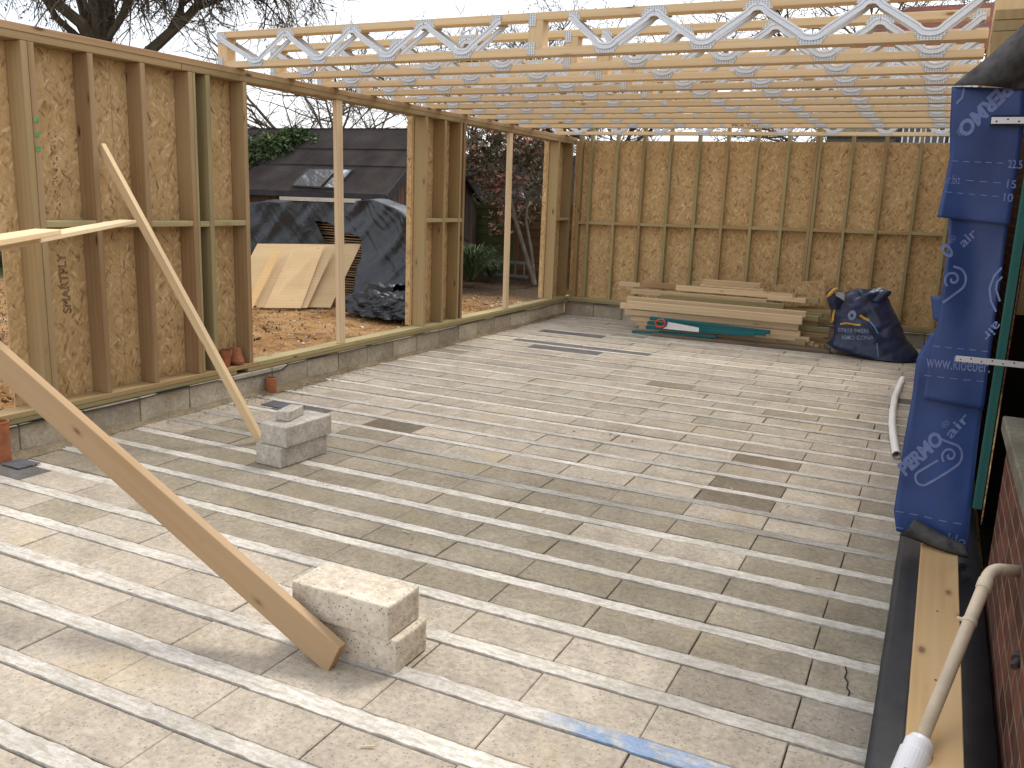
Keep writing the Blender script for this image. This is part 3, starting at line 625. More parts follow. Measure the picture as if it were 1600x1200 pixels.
text_obj('\u2022 ULTIMA', None, None, 0, m_osbtext, LW, world=(V(X_, 3.962, 1.26), V(0, -.01, .16), V(0, -.05, 0)), outline=True) if False else None
# the worn, unreadable rest of the stamp
g = MB(); rr = random.Random(2)
for i in range(60):
    z = 1.29 + i * .0125 + rr.uniform(-.003, .003); 
    if 1.40 < z < 1.47: continue
    y = 3.93 + rr.uniform(-.024, .024); l = rr.uniform(.006, .02); a = rr.choice([0, 1, 2])
    d = (V(0, l, 0), V(0, 0, l), V(0, l * .7, l * .7))[a]; g.timber(V(X_ - .0003, y, z), V(X_ - .0003, y, z) + d, .0008, .0035, up=(0, 0, 1) if a != 1 else (0, 1, 0))
g.build('worn_stamp', m_osbtext, LW).matrix_parent_inverse = Matrix.Translation(-LW.location)
jt = [o for o in bpy.data.objects if o.get('label', '').startswith('tenth open')][0]
text_obj('PKX Tm1', None, None, 0, m_ink, jt, world=(V(-2.45, JY[9] - .0025, ZJ + .022), V(.30, 0, 0), V(0, 0, .032)))
# ------------------------------------------------------------------ loose blocks and braces
def block(label, cx, cy, z0, L, W_, H, ang, mat, group='loose concrete blocks holding the braces', seed=0, name='concrete_block'):
    g = MB(); n = 14; r2 = random.Random(seed)
    def cubept(x, y, z):
        q = Vector((x * L / 2, y * W_ / 2, z * H / 2)); e = sum(1 for c in (x, y, z) if abs(c) > .999)
        s_ = noise.noise(Vector((q.x * 22 + seed, q.y * 22, q.z * 22))) * .0022
        q = q * (1 + s_ * 2)
        if e >= 2: q = q * (1 - .012 - .012 * max(0, noise.noise(Vector((q.x * 30, q.y * 30 + seed, q.z * 30)))))
        return q
    faces = [((1, 0, 0), (0, 1, 0), (0, 0, 1)), ((-1, 0, 0), (0, 0, 1), (0, 1, 0)), ((0, 1, 0), (0, 0, 1), (1, 0, 0)), ((0, -1, 0), (1, 0, 0), (0, 0, 1)), ((0, 0, 1), (1, 0, 0), (0, 1, 0)), ((0, 0, -1), (0, 1, 0), (1, 0, 0))]
    for nn, a, b in faces:
        nn, a, b = Vector(nn), Vector(a), Vector(b)
        g.grid(lambda u, v: cubept(*(nn + a * (2 * u - 1) + b * (2 * v - 1))), n, n)
    o = g.build(name, mat, recalc=True); o.location = (cx, cy, z0 + H / 2); o.rotation_euler = (0, 0, ang)
    b = o.modifiers.new('bevel', 'BEVEL'); b.width = .003; b.limit_method = 'ANGLE'; b.angle_limit = math.radians(40)
    return tag(o, label, 'concrete block', group)
BH = .131
block('lower speckled block of the near pair, end of the wide brace resting beside it', -1.813, 2.540, .002, .44, .215, BH, .00, m_block, seed=1)
ub = P(608, 948, 2, .268); ub2 = P(656, 915, 2, .268); ub3 = P(456, 906, 2, .268)
ang = math.atan2(ub.y - ub3.y, ub.x - ub3.x)
block('upper bright topped block of the near pair', (ub2.x + ub3.x) / 2, (ub2.y + ub3.y) / 2, .003 + BH, .44, .215, BH + .002, ang, m_block, seed=2)
a2 = math.atan2(4.544 - 4.096, -3.528 + 3.549)
block('lower grey block of the far stack on the floor', -3.549 - .5 * .215 + .01, 4.096 + .22, .002, .44, .215, BH, a2, m_block2, seed=3)
q1 = P(445, 669, 2, .268); q2 = P(518, 647, 2, .268); q3 = P(407, 660, 2, .268)
a3 = math.atan2(q2.y - q1.y, q2.x - q1.x)
block('middle grey block of the far stack, under the small offcut', (q2.x + q3.x) / 2, (q2.y + q3.y) / 2, .003 + BH, .44, .215, BH + .002, a3, m_block2, seed=4)
s1 = P(452, 660, 2, .268); s2 = P(477, 647, 2, .268)
block('small block offcut on top of the far stack', P(453, 652, 2, .27).x, P(453, 652, 2, .27).y, .2695, .205, .095, .062, math.atan2(s2.y - s1.y, s2.x - s1.x), m_block2, seed=5, name='block_offcut')
def beam_thing(name, label, cat, a, b, wd, th, mat, up=(0, 0, 1), group=None, tint=1., bevel=.0025):
    g = MB(); g.timber(a, b, wd, th, up, tint); return tag(g.build(name, mat, bevel=bevel), label, cat, group)
# far brace
t1 = V(-5.14, 4.205, 1.955); b1 = V(-4.055, 4.462, .03)
beam_thing('diagonal_brace', 'long slim diagonal brace from the left wall down to the far block stack', 'brace', t1, b1, .063, .038, m_new, up=(0, 1, 0), group='diagonal timber braces')
# near brace: wide face to the camera
bb = P(520, 1024, 2, .055); bt_c = P(0, 562, 1, 2.40); dirv = (bt_c - bb).normalized(); tt_ = bb + dirv * 4.0
beam_thing('diagonal_brace', 'wide diagonal brace crossing the foreground down to the near block pair', 'brace', tt_, bb - dirv * .02, .132 , .040, m_plate, up=(0, 1, 0), group='diagonal timber braces', tint=(.78, .77, .84))
# two planks laid from the noggin out over the near side
pa = P(200, 346, 2, 1.475); pb_ = P(-6, 384, 2, 1.475); dv = (pb_ - pa).normalized()
beam_thing('loose_plank', 'long whitish plank running level from the left wall out of view', 'plank', pa, pb_ + dv * .7, .10, .022, m_pale, tint=1.05)
pc = P(75, 362, 2, 1.51); 
beam_thing('loose_plank', 'short pale plank lying on top of the longer level one', 'plank', pc, pc + dv * 1.6, .10, .022, m_new, tint=1.1)
# ------------------------------------------------------------------ pipes and pots
g = MB(); pc0 = P(3, 722, 2, 0); g.lathe((pc0.x, pc0.y, 0), [(.055, .0), (.055, .25), (.059, .252), (.059, .262), (.05, .262), (.048, .0)], 28)
tag(g.build('clay_pipe', m_clay, smooth=False), 'upright terracotta pipe against the left plinth at the photo edge', 'pipe')
g = MB(); g.lathe((-5.03, 5.69, 0), [(.046, .0), (.047, .135), (.042, .137), (.040, .0)], 28)
tag(g.build('clay_pipe', m_clay, smooth=False), 'short terracotta pipe stub by the wall near the far block stack', 'pipe')
def pot(cx, cy, z, h, r0, ax, label, flip=False):
    pr = [(.0, .004), (r0 * .68, .0), (r0 * .9, h * .68), (r0 * 1.04, h * .69), (r0 * 1.08, h), (r0 * .96, h), (r0 * .9, h * .72), (r0 * .62, .012), (0, .012)]
    g = MB(); g.lathe((cx, cy, z), pr, 28, axis=ax); return tag(g.build('plant_pot', m_clay), label, 'plant pot', 'terracotta pots on the sole plate')
pot(-5.15, 5.288, ZS1 + .002, .14, .052, (0.03, -.02, 1), 'left terracotta pot holding a dry twig on the sole plate')
pot(-5.17, 5.43, ZS1 + .140, .12, .062, (.10, -.14, -1), 'upturned tilted terracotta pot beside the pot with the twig')
pot(-5.165, 5.435, ZS1 + .006 + .10, .10, .058, (.03, -.06, -1), 'terracotta pot nested under the tilted upturned one')
g = MB(); g.tube([(-5.15, 5.29, ZS1 + .05), (-5.14, 5.32, ZS1 + .17), (-5.16, 5.36, ZS1 + .26)], [.003, .0025, .001], 5)
g.tube([(-5.15, 5.29, ZS1 + .05), (-5.16, 5.27, ZS1 + .16), (-5.18, 5.25, ZS1 + .22)], [.003, .002, .001], 5); tag(g.build('dry_twig', m_barkl), 'thin dry twig standing in the left terracotta pot', 'twig')
# slate scraps by the left wall
for (x0, x1, y0, y1, lab) in ((-5.06, -4.83, 3.24, 3.38, 'dark slate scrap lying near the terracotta pipe at the photo edge'), (-4.80, -4.47, 5.30, 5.46, 'dark slate scrap lying near the short pipe stub')):
    g = MB(); g.box(x0, x1, y0, y1, .004, .010, jit=.004); tag(g.build('slate_scrap', m_slate, bevel=.001), lab, 'slate', 'slate scraps by the left wall')
# white bent pipe on the floor
pts = [P(x, y, 2, .031) for x, y in ((1410, 592), (1404, 606), (1398, 622), (1395, 642), (1394, 662), (1396, 682), (1399, 700), (1401, 711))]
rad = .029; g = MB(); g.tube(pts, rad, 16, caps=False); g.tube(pts, rad * .8, 16, caps=False)
pp_ = tag(g.build('plastic_pipe', plain('pipe_white', (.90, .90, .90), .35, .5, .02, 10, bumps=0), smooth=True), 'bent white plastic pipe lying on the floor by the blue membrane', 'pipe')
# ------------------------------------------------------------------ plank pile at the back
pr2 = random.Random(9)
def pile(label, xl, xr, y0px, hpx, Yf, mat, wd=.045, tint=1., slope=None, name='timber_plank', group='planks in the pile at the back', thick=None):
    A_ = P(xl, y0px, 1, Yf); B0 = P(xr, y0px, 1, Yf); h = (P(xl, y0px, 1, Yf) - P(xl, y0px + hpx, 1, Yf)).z
    z = A_.z - h / 2; sk = pr2.uniform(-.03, .03)
    a_ = V(A_.x, Yf + wd / 2, z); b_ = V(B0.x, Yf + wd / 2 + sk, z + (slope or 0))
    g = MB(); g.timber(a_, b_, wd, h - .004, tint=tint * pr2.uniform(.82, 1.14)); return tag(g.build(name, mat, bevel=.002), label, 'plank', group)
F = 11.30
pile('topmost new pale plank of the front stack', 979, 1262, 463, 9, F + .10, m_pale, .09)
pile('second new pale plank from the top of the front stack, sticking out left', 969, 1240, 473, 9, F + .12, m_pale, .09)
pile('broad new pale plank with knots high in the front stack', 981, 1257, 470, 12, F, m_pale, .05, 1.05)
pile('third new pale plank down in the front stack', 976, 1250, 483, 9, F, m_pale, .09)
pile('pale plank just above the teal battens in the front stack', 986, 1253, 493, 8, F + .02, m_pale, .09, .95)
pile('pinkish plank low in the front stack, reaching far right', 994, 1268, 501, 7, F + .03, m_pale, .09, .9)
pile('thin plank near the bottom of the front stack', 999, 1274, 508, 6, F + .03, m_pale, .09, .85)
pile('bottom pale plank of the front stack', 1030, 1282, 515, 7, F + .05, m_new, .09, .8)
for i, (xl, xr, y, h, yy, m, lab) in enumerate([
    (1098, 1189, 436, 8, 11.85, m_pale, 'short bright plank, topmost of the whole pile'),
    (1082, 1194, 440, 8, 11.92, m_green, 'short greenish plank just behind the topmost bright one'),
    (1094, 1193, 444, 7, 11.82, m_new, 'short orange plank directly under the topmost bright one'),
    (1000, 1246, 440, 8, 11.72, m_treatb, 'long brown plank under the short top planks'),
    (967, 1150, 440, 7, 11.86, m_pale, 'pale plank whose left end sticks out farthest at the top of the pile'),
    (1056, 1240, 445, 9, 11.70, m_pale, 'pinkish plank below the long brown one'),
    (986, 1200, 451, 8, 11.64, m_pale, 'pale plank with dark knots in the middle of the back stack'),
    (1032, 1227, 459, 10, 11.60, m_green, 'long green treated plank with a knot in the back stack'),
    (1200, 1260, 462, 7, 11.70, m_pale, 'short pale plank end right of the back stack, upper'),
    (1225, 1280, 462, 8, 11.78, m_green, 'green plank end at the upper right of the back stack'),
    (1060, 1287, 471, 7, 11.66, m_green, 'greenish plank reaching right towards the bag, upper one'),
    (1180, 1301, 476, 8, 11.74, m_treat, 'treated plank whose right end nearly touches the bag'),
    (1160, 1281, 484, 8, 11.62, m_green, 'treated plank behind the front stack, third from its top'),
    (1170, 1278, 493, 8, 11.60, m_treat, 'treated plank behind the front stack, fourth from its top'),
    (1160, 1298, 500, 8, 11.58, m_green, 'treated plank behind the front stack, fifth from its top'),
    (1150, 1296, 508, 8, 11.56, m_treat, 'treated plank behind the front stack, sixth from its top'),
    (1150, 1304, 516, 8, 11.55, m_treatb, 'brown treated plank low behind the front stack'),
    (1150, 1290, 524, 8, 11.52, m_green, 'lowest treated plank behind the front stack')]):
    pile(lab, xl, xr, y, h, yy, m, .09)
# planks lying in front on the floor
z0 = .002
def floor_plank(label, xl, yl, xr, yr, wd, th, mat, zb, tint=1.):
    a_ = P(xl, yl, 2, zb); b_ = P(xr, yr, 2, zb); u = (b_ - a_).normalized(); s_ = V(-u.y, u.x, 0) * wd / 2
    g = MB(); g.timber(a_ + s_ + V(0, 0, th / 2), b_ + s_ + V(0, 0, th / 2), wd, th - .002, tint=tint); tag(g.build('timber_plank', mat, bevel=.002), label, 'plank', 'planks in the pile at the back')
floor_plank('dark weathered plank lying lowest in front of the pile', 1018, 525, 1296, 553, .15, .042, m_weather, .002, 1.1)
floor_plank('green treated plank lying on the dark weathered one', 1088, 520, 1258, 541, .12, .085, m_green, .045)
floor_plank('short brown plank under the saw blade, left of the green one', 1024, 516, 1087, 522, .12, .045, m_weather, .045, 1.3)
# teal painted battens
for i, (xl, yl, xr, yr, zz, yy, lab) in enumerate([(1016, 494, 1203, 516, 0, 11.18, 'top teal painted batten of the bundle behind the saw'), (1012, 501, 1196, 519, 0, 11.16, 'second teal painted batten of the bundle'),
                                 (1010, 508, 1180, 520, 0, 11.14, 'third teal painted batten of the bundle'), (988, 515, 1120, 523, 0, 11.12, 'lowest teal painted batten, sticking out left onto the floor')]):
    a_ = P(xl, yl + 3, 1, yy); b_ = P(xr, yr + 3, 1, yy); a_.z = max(a_.z, .02); b_.z = max(b_.z, .02)
    beam_thing('painted_batten', lab, 'batten', a_, b_, .05, .045 if i < 3 else .03, m_teal, group='teal painted battens')
# handsaw: blade, handle
S = thing('handsaw', 'handsaw with orange and blue grip lying on the planks in front of the pile', 'saw', loc=P(1035, 515, 1, 11.10))
Ys = 11.05; pol = [(1039, 502), (1092, 512), (1092, 519), (1036, 513.5)]
g = MB(); g.prism([P(x, y, 1, Ys) for x, y in pol], (0, .002, 0)); g.build('blade', m_white, S)
g = MB(); hp = [P(x, y, 1, Ys - .012) for x, y in ((1030, 500), (1036, 499), (1040, 504), (1038, 509), (1033, 511), (1026, 510), (1024, 505), (1027, 501), (1030, 500))]; g.tube(hp, .013, 8)
g.build('handle', plain('saw_orange', (.62, .10, .03), .5), S, smooth=True)
g = MB(); g.tube([P(x, y, 1, Ys - .008) for x, y in ((1037, 499.5), (1042, 504), (1040, 509), (1034, 512))], .012, 8); g.build('handle_heel', plain('saw_blue', (.03, .05, .3), .5), S, smooth=True)
adopt(S)
# strand board offcut leaning behind
g = MB(); g.prism([P(1206, 446, 1, 12.2), P(1250, 440, 1, 12.2), P(1288, 438.5, 1, 12.2), P(1290, 478, 1, 12.2), P(1225, 478, 1, 12.2)], (0, .018, 0)); tag(g.build('board_offcut', m_osb), 'ragged strand board offcut leaning on the back wall behind the pile', 'board')
# ------------------------------------------------------------------ rubble bag
BG = thing('rubble_bag', 'bulging dark blue builder bag with yellow straps and white writing, right of the plank pile', 'bag', loc=(-.65, 11.3, 0))
Yb = 11.25
lv = [(562, 1330, 1432), (555, 1300, 1438), (548, 1291, 1434), (538, 1298, 1424), (528, 1302, 1416), (518, 1303, 1411), (508, 1300, 1408), (501, 1298, 1405), (490, 1300, 1399), (476, 1302, 1392), (467, 1308, 1388), (458, 1322, 1384), (453, 1340, 1378)]
zb0, zb1 = P(1360, 562, 1, Yb).z, P(1360, 453, 1, Yb).z
nb = 72
g = MB(); i0 = 0
rows_ = []
for j in range(len(lv) * 3 - 2):
    q = j / 3; i = min(int(q), len(lv) - 2); f = q - i; y = lv[i][0] * (1 - f) + lv[i + 1][0] * f; l_ = lv[i][1] * (1 - f) + lv[i + 1][1] * f; r_ = lv[i][2] * (1 - f) + lv[i + 1][2] * f
    Lp = P(l_, y, 1, Yb); Rp = P(r_, y, 1, Yb); T = j / (len(lv) * 3 - 3); z = max(.004, (P((l_ + r_) / 2, y, 1, Yb).z - zb0) / (zb1 - zb0) * .82 + .004); cx = (Lp.x + Rp.x) / 2; hx = (Rp.x - Lp.x) / 2; hy = .34 * (1 - .62 * T ** 1.3) + .02
    if T > .9: hy *= 1 - (T - .9) * 7.5
    ring = []
    for n_ in range(nb):
        an = 2 * math.pi * n_ / nb; ca, sa = math.cos(an), math.sin(an); s_ = lambda v, e: math.copysign(abs(v) ** e, v)
        p = V(cx + hx * s_(ca, .8), Yb + .06 + hy * s_(sa, .8), z)
        fold = noise.noise(Vector((p.x * 5 + p.z * 4, an * 1.0, p.z * 2.5))) * .055 + abs(noise.noise(Vector((p.x * 9 - p.z * 6, p.z * 7, 3)))) * -.035 + noise.noise(Vector((p.x * 18, p.z * 20, p.y * 10))) * .012
        fold *= min(1, T * 5 + .25)
        zz = p.z
        if T > .55:  # top edge dips between its two corners
            u = (p.x - cx) / max(hx, .01); dip = -.10 * math.exp(-((u + .35) / .28) ** 2) + .02 * u; zz += dip * (T - .55) / .45
        p = V(p.x + ca * fold * .6, p.y + sa * fold, zz + noise.noise(Vector((p.x * 8, p.y * 8, 4))) * .015 * T)
        ring.append(tuple(p))
    rows_.append(ring)
for ring in rows_: g.v += ring
for j in range(len(rows_) - 1):
    for n_ in range(nb):
        a = j * nb + n_; b = j * nb + (n_ + 1) % nb; g.f.append((a, b, b + nb, a + nb)); g.uv.append([(0, 0)] * 4); g.t.append((1, 1, 1)); g.m.append(0)
g.f.append(tuple((len(rows_) - 1) * nb + n_ for n_ in range(nb))); g.uv.append([(0, 0)] * nb); g.t.append((1, 1, 1)); g.m.append(0)
bagb = g.build('bag_body', m_bag, BG, smooth=True)
from mathutils.bvhtree import BVHTree
bvt = BVHTree.FromPolygons([Vector(v) for v in g.v], [tuple(f) for f in g.f if len(f) == 4])
def on_bag(q, off=.004):
    h = bvt.ray_cast(Vector((q.x, q.y - 1.5, q.z)), Vector((0, 1, 0)))
    return (h[0] + Vector((0, -off, 0))) if h[0] is not None else q
def strap(pxs, wd, mat, name, yoff=0., tw=.0):
    g = MB(); pts = []
    for i in range(len(pxs) - 1):
        for f in np.linspace(0, 1, 6, endpoint=i == len(pxs) - 2): pts.append((pxs[i][0] * (1 - f) + pxs[i + 1][0] * f, pxs[i][1] * (1 - f) + pxs[i + 1][1] * f))
    A_, B_ = [], []
    for i, (x, y) in enumerate(pts):
        x2, y2 = pts[min(i + 1, len(pts) - 1)]; x1, y1 = pts[max(i - 1, 0)]; l = math.hypot(x2 - x1, y2 - y1); nx_, ny_ = -(y2 - y1) / l * wd / 2, (x2 - x1) / l * wd / 2
        A_.append(on_bag(P(x + nx_, y + ny_, 1, 11.05), .006 + yoff)); B_.append(on_bag(P(x - nx_, y - ny_, 1, 11.05), .006 + yoff))
    for i in range(len(A_) - 1): g.face([A_[i], B_[i], B_[i + 1], A_[i + 1]])
    return g.build(name, mat, BG, solid=.002)
strap([(1307, 465), (1304, 480), (1300, 495), (1299, 505)], 3.6, m_yellow, 'yellow_strap')
strap([(1343, 493), (1350, 498), (1357, 501)], 3.6, m_yellow, 'yellow_strap')
strap([(1312, 507), (1322, 505), (1338, 507), (1345, 507)], 2.6, m_yellow, 'yellow_strap')
m_bprint = plain('bag_print', (.20, .25, .36), .6, .2, .25, 40, bumps=0); m_bpb = plain('bag_print_blue', (.12, .28, .5), .6, .2, .3, 30, bumps=0)
strap([(1357, 501), (1366, 510), (1372, 521)], 2.2, m_bpb, 'printed_stripe'); strap([(1371, 535), (1373, 556)], 2.0, m_bpb, 'printed_stripe')
text_obj('07810 94036', (1309, 519), (1358, 519), 6.0, m_bprint, BG, plane=(1, 11.05), mapfn=on_bag, off=.012)
text_obj('ISMO CONA', (1316, 530), (1366, 529), 6.0, m_bprint, BG, plane=(1, 11.05), mapfn=on_bag, off=.012)
g = MB(); c = P(1331, 493, 1, 11.05); g.grid(lambda u, v: on_bag(c + V(math.cos(u * 6.2832) * .047 * (.35 + .65 * v), 0, math.sin(u * 6.2832) * .06 * (.35 + .65 * v)), .006), 24, 3); g.build('printed_ring', m_bprint, BG)
# open ear at the left, with its yellow lip and a clear plastic scrap
g = MB(); ec = P(1304, 463, 1, 11.1)
g.lathe(ec + V(0, .05, -.03), [(.075, -.10), (.085, -.04), (.088, .04), (.07, .10), (.03, .125), (0, .13)], 20, axis=(-.35, -.25, 1)); 
for i, v_ in enumerate(g.v):
    n_ = noise.noise(Vector(v_) * 9) * .03; g.v[i] = (v_[0] + n_, v_[1] + n_, v_[2] + n_)
g.build('bag_ear', m_bag, BG, smooth=True)
g = MB(); ecx = P(1381, 458, 1, 11.1); g.lathe(ecx + V(0, .08, -.03), [(.05, -.10), (.05, .0), (.035, .06), (0, .07)], 16, axis=(.7, -.1, .7))
for i, v_ in enumerate(g.v): n_ = noise.noise(Vector(v_) * 9) * .03; g.v[i] = (v_[0] + n_, v_[1] + n_, v_[2] + n_)
g.build('bag_ear', m_bag, BG, smooth=True)
g = MB(); yl = [P(x, y, 1, 10.98) for x, y in ((1291, 465), (1297, 459), (1304, 453), (1310, 450))]; g.tube(yl, [.006, .022, .022, .008], 8); g.build('yellow_lip', m_yellow, BG, smooth=True)
g = MB(); g.prism([P(x, y, 1, 11.0) for x, y in ((1305, 456), (1312, 456), (1320, 459), (1319, 470), (1313, 466), (1306, 462))], (0, .01, 0)); g.build('clear_scrap', plain('grey_film', (.32, .33, .36), .3, .5), BG)
adopt(BG)
# ------------------------------------------------------------------ blue breather membrane on the end of the right wall
YM = 4.20
MEM = thing('breather_membrane', 'blue printed breather membrane hanging on the end of the right hand wall', 'membrane', loc=(.12, YM, .2))
def msurf(x, z, lay=0.): return YM - lay + .010 * math.sin(7.5 * z + 2.2 * math.sin(x * 9)) + .008 * math.sin(23 * x + 3 * z) * (1 - .3 * z) + noise.noise(Vector((x * 6, z * 3, 0))) * .014 + noise.noise(Vector((x * 3 + 9, z * 1.1, 2))) * .02
def msheet(name, left, right, lay, mat, nu=40, nv=14, curl=None):
    g = MB()
    def lerp(L_, t):
        q = t * (len(L_) - 1); i = min(int(q), len(L_) - 2); f = q - i; return (L_[i][0] * (1 - f) + L_[i + 1][0] * f, L_[i][1] * (1 - f) + L_[i + 1][1] * f)
    def fn(u, v):
        a = P(*lerp(left, u), 1, YM); b = P(*lerp(right, u), 1, YM); p = a * (1 - v) + b * v
        y = msurf(p.x, p.z, lay)
        if curl: y += curl(u, v)
        return V(p.x, y, p.z)
    g.grid(fn, nu, nv); return g.build(name, mat, MEM, smooth=True, solid=.0012)
msheet('top_sheet', [(1487, 138), (1484, 200), (1484, 245), (1473, 300), (1464, 339)], [(1600, 140), (1598, 200), (1592, 250), (1584, 300), (1577, 352)], .035, m_blue)
msheet('middle_sheet', [(1483, 320), (1481, 380), (1473, 440), (1466, 500), (1450, 560), (1442, 624)], [(1580, 320), (1571, 380), (1563, 440), (1554, 500), (1545, 570), (1537, 640)], .015, m_blue)
msheet('bottom_sheet', [(1455, 520), (1432, 560), (1425, 620), (1412, 690), (1404, 750), (1396, 800), (1400, 832)], [(1553, 520), (1546, 570), (1537, 630), (1528, 700), (1521, 760), (1516, 810), (1512, 864)], -.008, m_blue)
msheet('side_scrap', [(1454, 463), (1458, 500)], [(1475, 462), (1472, 505)], -.02, m_blue, 6, 4)
def px2m(x, y): return P(x, y, 1, YM)
msheet('top_flap', [(1488, 137), (1545, 90), (1602, 36), (1640, -6)], [(1600, 143), (1625, 120), (1640, 90), (1660, 40)], .04, m_under, 20, 12, curl=lambda u, v: -.14 * math.sin(math.pi * min(v * 1.1, 1)) * (.4 + .6 * u))
msheet('bottom_flap', [(1405, 834), (1417, 820), (1429, 808)], [(1514, 868), (1512, 857), (1508, 845)], .03, m_under, 8, 14, curl=lambda u, v: -.05 * math.sin(math.pi * u))
def mm(lay): return lambda q: V(q.x, msurf(q.x, q.z, lay) - .0025, q.z)
def MT(s, p1, p2, h, lay, **kw): text_obj(s, p1, p2, h, m_print, MEM, plane=(1, YM), mapfn=mm(lay), **kw)
MT('PERMO', (1414, 745), (1476, 688), 21, -.008, off=.048, shear=.1); MT('\u00ae', (1475, 671), (1485, 663), 9, -.008); MT('air', (1486, 687), (1517, 655), 17, -.008, off=.012)
MT('PERMO', (1570, 128), (1494, 202), 22, .035, off=.048, shear=.1) ; MT('\u00ae', (1493, 206), (1500, 215), 9, .035)
MT('22.5', (1574, 263), (1596, 264), 13, .035, off=.01); MT('15', (1572, 293), (1586, 295), 13, .035, off=.01); MT('10', (1567, 314), (1581, 316), 13, .035, off=.01)
MT('er.biz', (1476, 287), (1500, 288), 15, .035)
MT('air', (1506, 387), (1528, 366), 15, .015, off=.012); MT('\u00ae', (1485, 382), (1495, 373), 10, .015); MT('O', (1480, 404), (1492, 395), 22, .015, off=.048)
MT('www.kloeber.', (1447, 573), (1546, 581), 21, .015, off=.004)
MT('air', (1552, 506), (1533, 526), 16, .015, off=.012) if False else MT('air', (1556, 500), (1533, 524), 15, .015, off=.012)
MT('klo', (1479, 845), (1507, 852), 16, -.008, off=.004)
def dashes(p1, p2, n, lay, duty=.55, wd=1.3):
    g = MB()
    for i in range(n):
        f0, f1 = i / n, (i + duty) / n; pts = []
        for f, s_ in ((f0, -1), (f1, -1), (f1, 1), (f0, 1)):
            x = p1[0] + (p2[0] - p1[0]) * f; y = p1[1] + (p2[1] - p1[1]) * f + s_ * wd / 2; pts.append(mm(lay)(P(x, y, 1, YM)))
        g.face(pts)
    g.build('printed_line', m_print, MEM, solid=.0006)
dashes((1488, 252), (1574, 256), 5, .035); dashes((1510, 282), (1572, 287), 3, .035); dashes((1477, 300), (1568, 308), 5, .035)
dashes((1458, 540), (1552, 549), 5, .015); dashes((1444, 586), (1546, 596), 5, .015); dashes((1399, 801), (1512, 818), 5, -.008); dashes((1399, 826), (1411, 828), 1, -.008, 1.)
def stroke(pts, wpx, lay, name='printed_emblem', closed=False):
    g = MB(); n = len(pts)
    L_, R_ = [], []
    for i, (x, y) in enumerate(pts):
        x2, y2 = pts[(i + 1) % n if closed else min(i + 1, n - 1)]; x1, y1 = pts[(i - 1) % n if closed else max(i - 1, 0)]; l = math.hypot(x2 - x1, y2 - y1) or 1; nx_, ny_ = -(y2 - y1) / l * wpx / 2, (x2 - x1) / l * wpx / 2
        L_.append(mm(lay)(P(x + nx_, y + ny_, 1, YM))); R_.append(mm(lay)(P(x - nx_, y - ny_, 1, YM)))
    EY = [138, 200, 245, 300, 339, 380, 440, 500, 560, 624, 690, 750, 800]; EX = [1487, 1484, 1484, 1473, 1464, 1481, 1473, 1466, 1450, 1440, 1412, 1404, 1398]
    for i in range(n - 1 + closed):
        j = (i + 1) % n
        if min(pts[i][0], pts[j][0]) < np.interp(pts[i][1], EY, EX) + wpx * .55: continue      # print stops at the sheet's cut edge
        g.face([L_[i], R_[i], R_[j], L_[j]])
    if not g.f: return
    g.build(name, m_print, MEM, solid=.0006)
def roll(ox, oy, sc, ang, lay, parts=3, flip=1):
    ca, sa = math.cos(ang), math.sin(ang)
    T = lambda x, y: (ox + sc * (x * ca - y * flip * sa), oy + sc * (x * sa + y * flip * ca))
    outer = [T(-.05, -1.55), T(.55, -.72)] + [T(math.cos(a) * .92, math.sin(a) * .92) for a in np.linspace(-.35, 1.55, 10)] + [T(x, .92) for x in np.linspace(-.3, -2.6, 14)]
    cap = [T(-2.6 + math.cos(a) * .55 * 1, .37 + math.sin(a) * .55) for a in np.linspace(1.57, 4.71, 10)]
    stroke(outer + cap[1:] + [T(x, -.18) for x in (-2.0, -1.5, -.92)], sc * .17, lay)
    sp = [T(math.cos(a) * (.82 - .105 * (a)) - .05, math.sin(a) * (.82 - .105 * a)) for a in np.linspace(-3.1 + 3.1, 6.6, 34)]
    sp = [T(math.cos(a + 2.9) * (.62 - .07 * a), math.sin(a + 2.9) * (.62 - .07 * a)) for a in np.linspace(0, 7.6, 36)]
    stroke(sp, sc * .16, lay)
roll(1484, 712, 21, -.55, -.008)
stroke([(1419, 712), (1423, 722), (1427, 731)], 3.4, -.008)
roll(1489, 436, 22, -.62, .015)
stroke([(1565, 418), (1553, 432), (1546, 450), (1548, 470), (1556, 486)], 3.4, .015); stroke([(1566, 432), (1558, 440), (1556, 452), (1562, 470)], 3, .015)
stroke([(1506, 141), (1503, 155), (1494, 164), (1487, 162)], 3.6, .035)
adopt(MEM)
# green batten up the edge of the membrane
beam_thing('painted_batten', 'tall sea green batten standing along the right edge of the blue membrane', 'batten', V(P(1541, 700, 1, YM).x, YM - .01, P(1520, 792, 1, YM).z), V(P(1541, 700, 1, YM).x, YM - .01, 2.12), .036, .03, m_tgreen, up=(0, 1, 0))
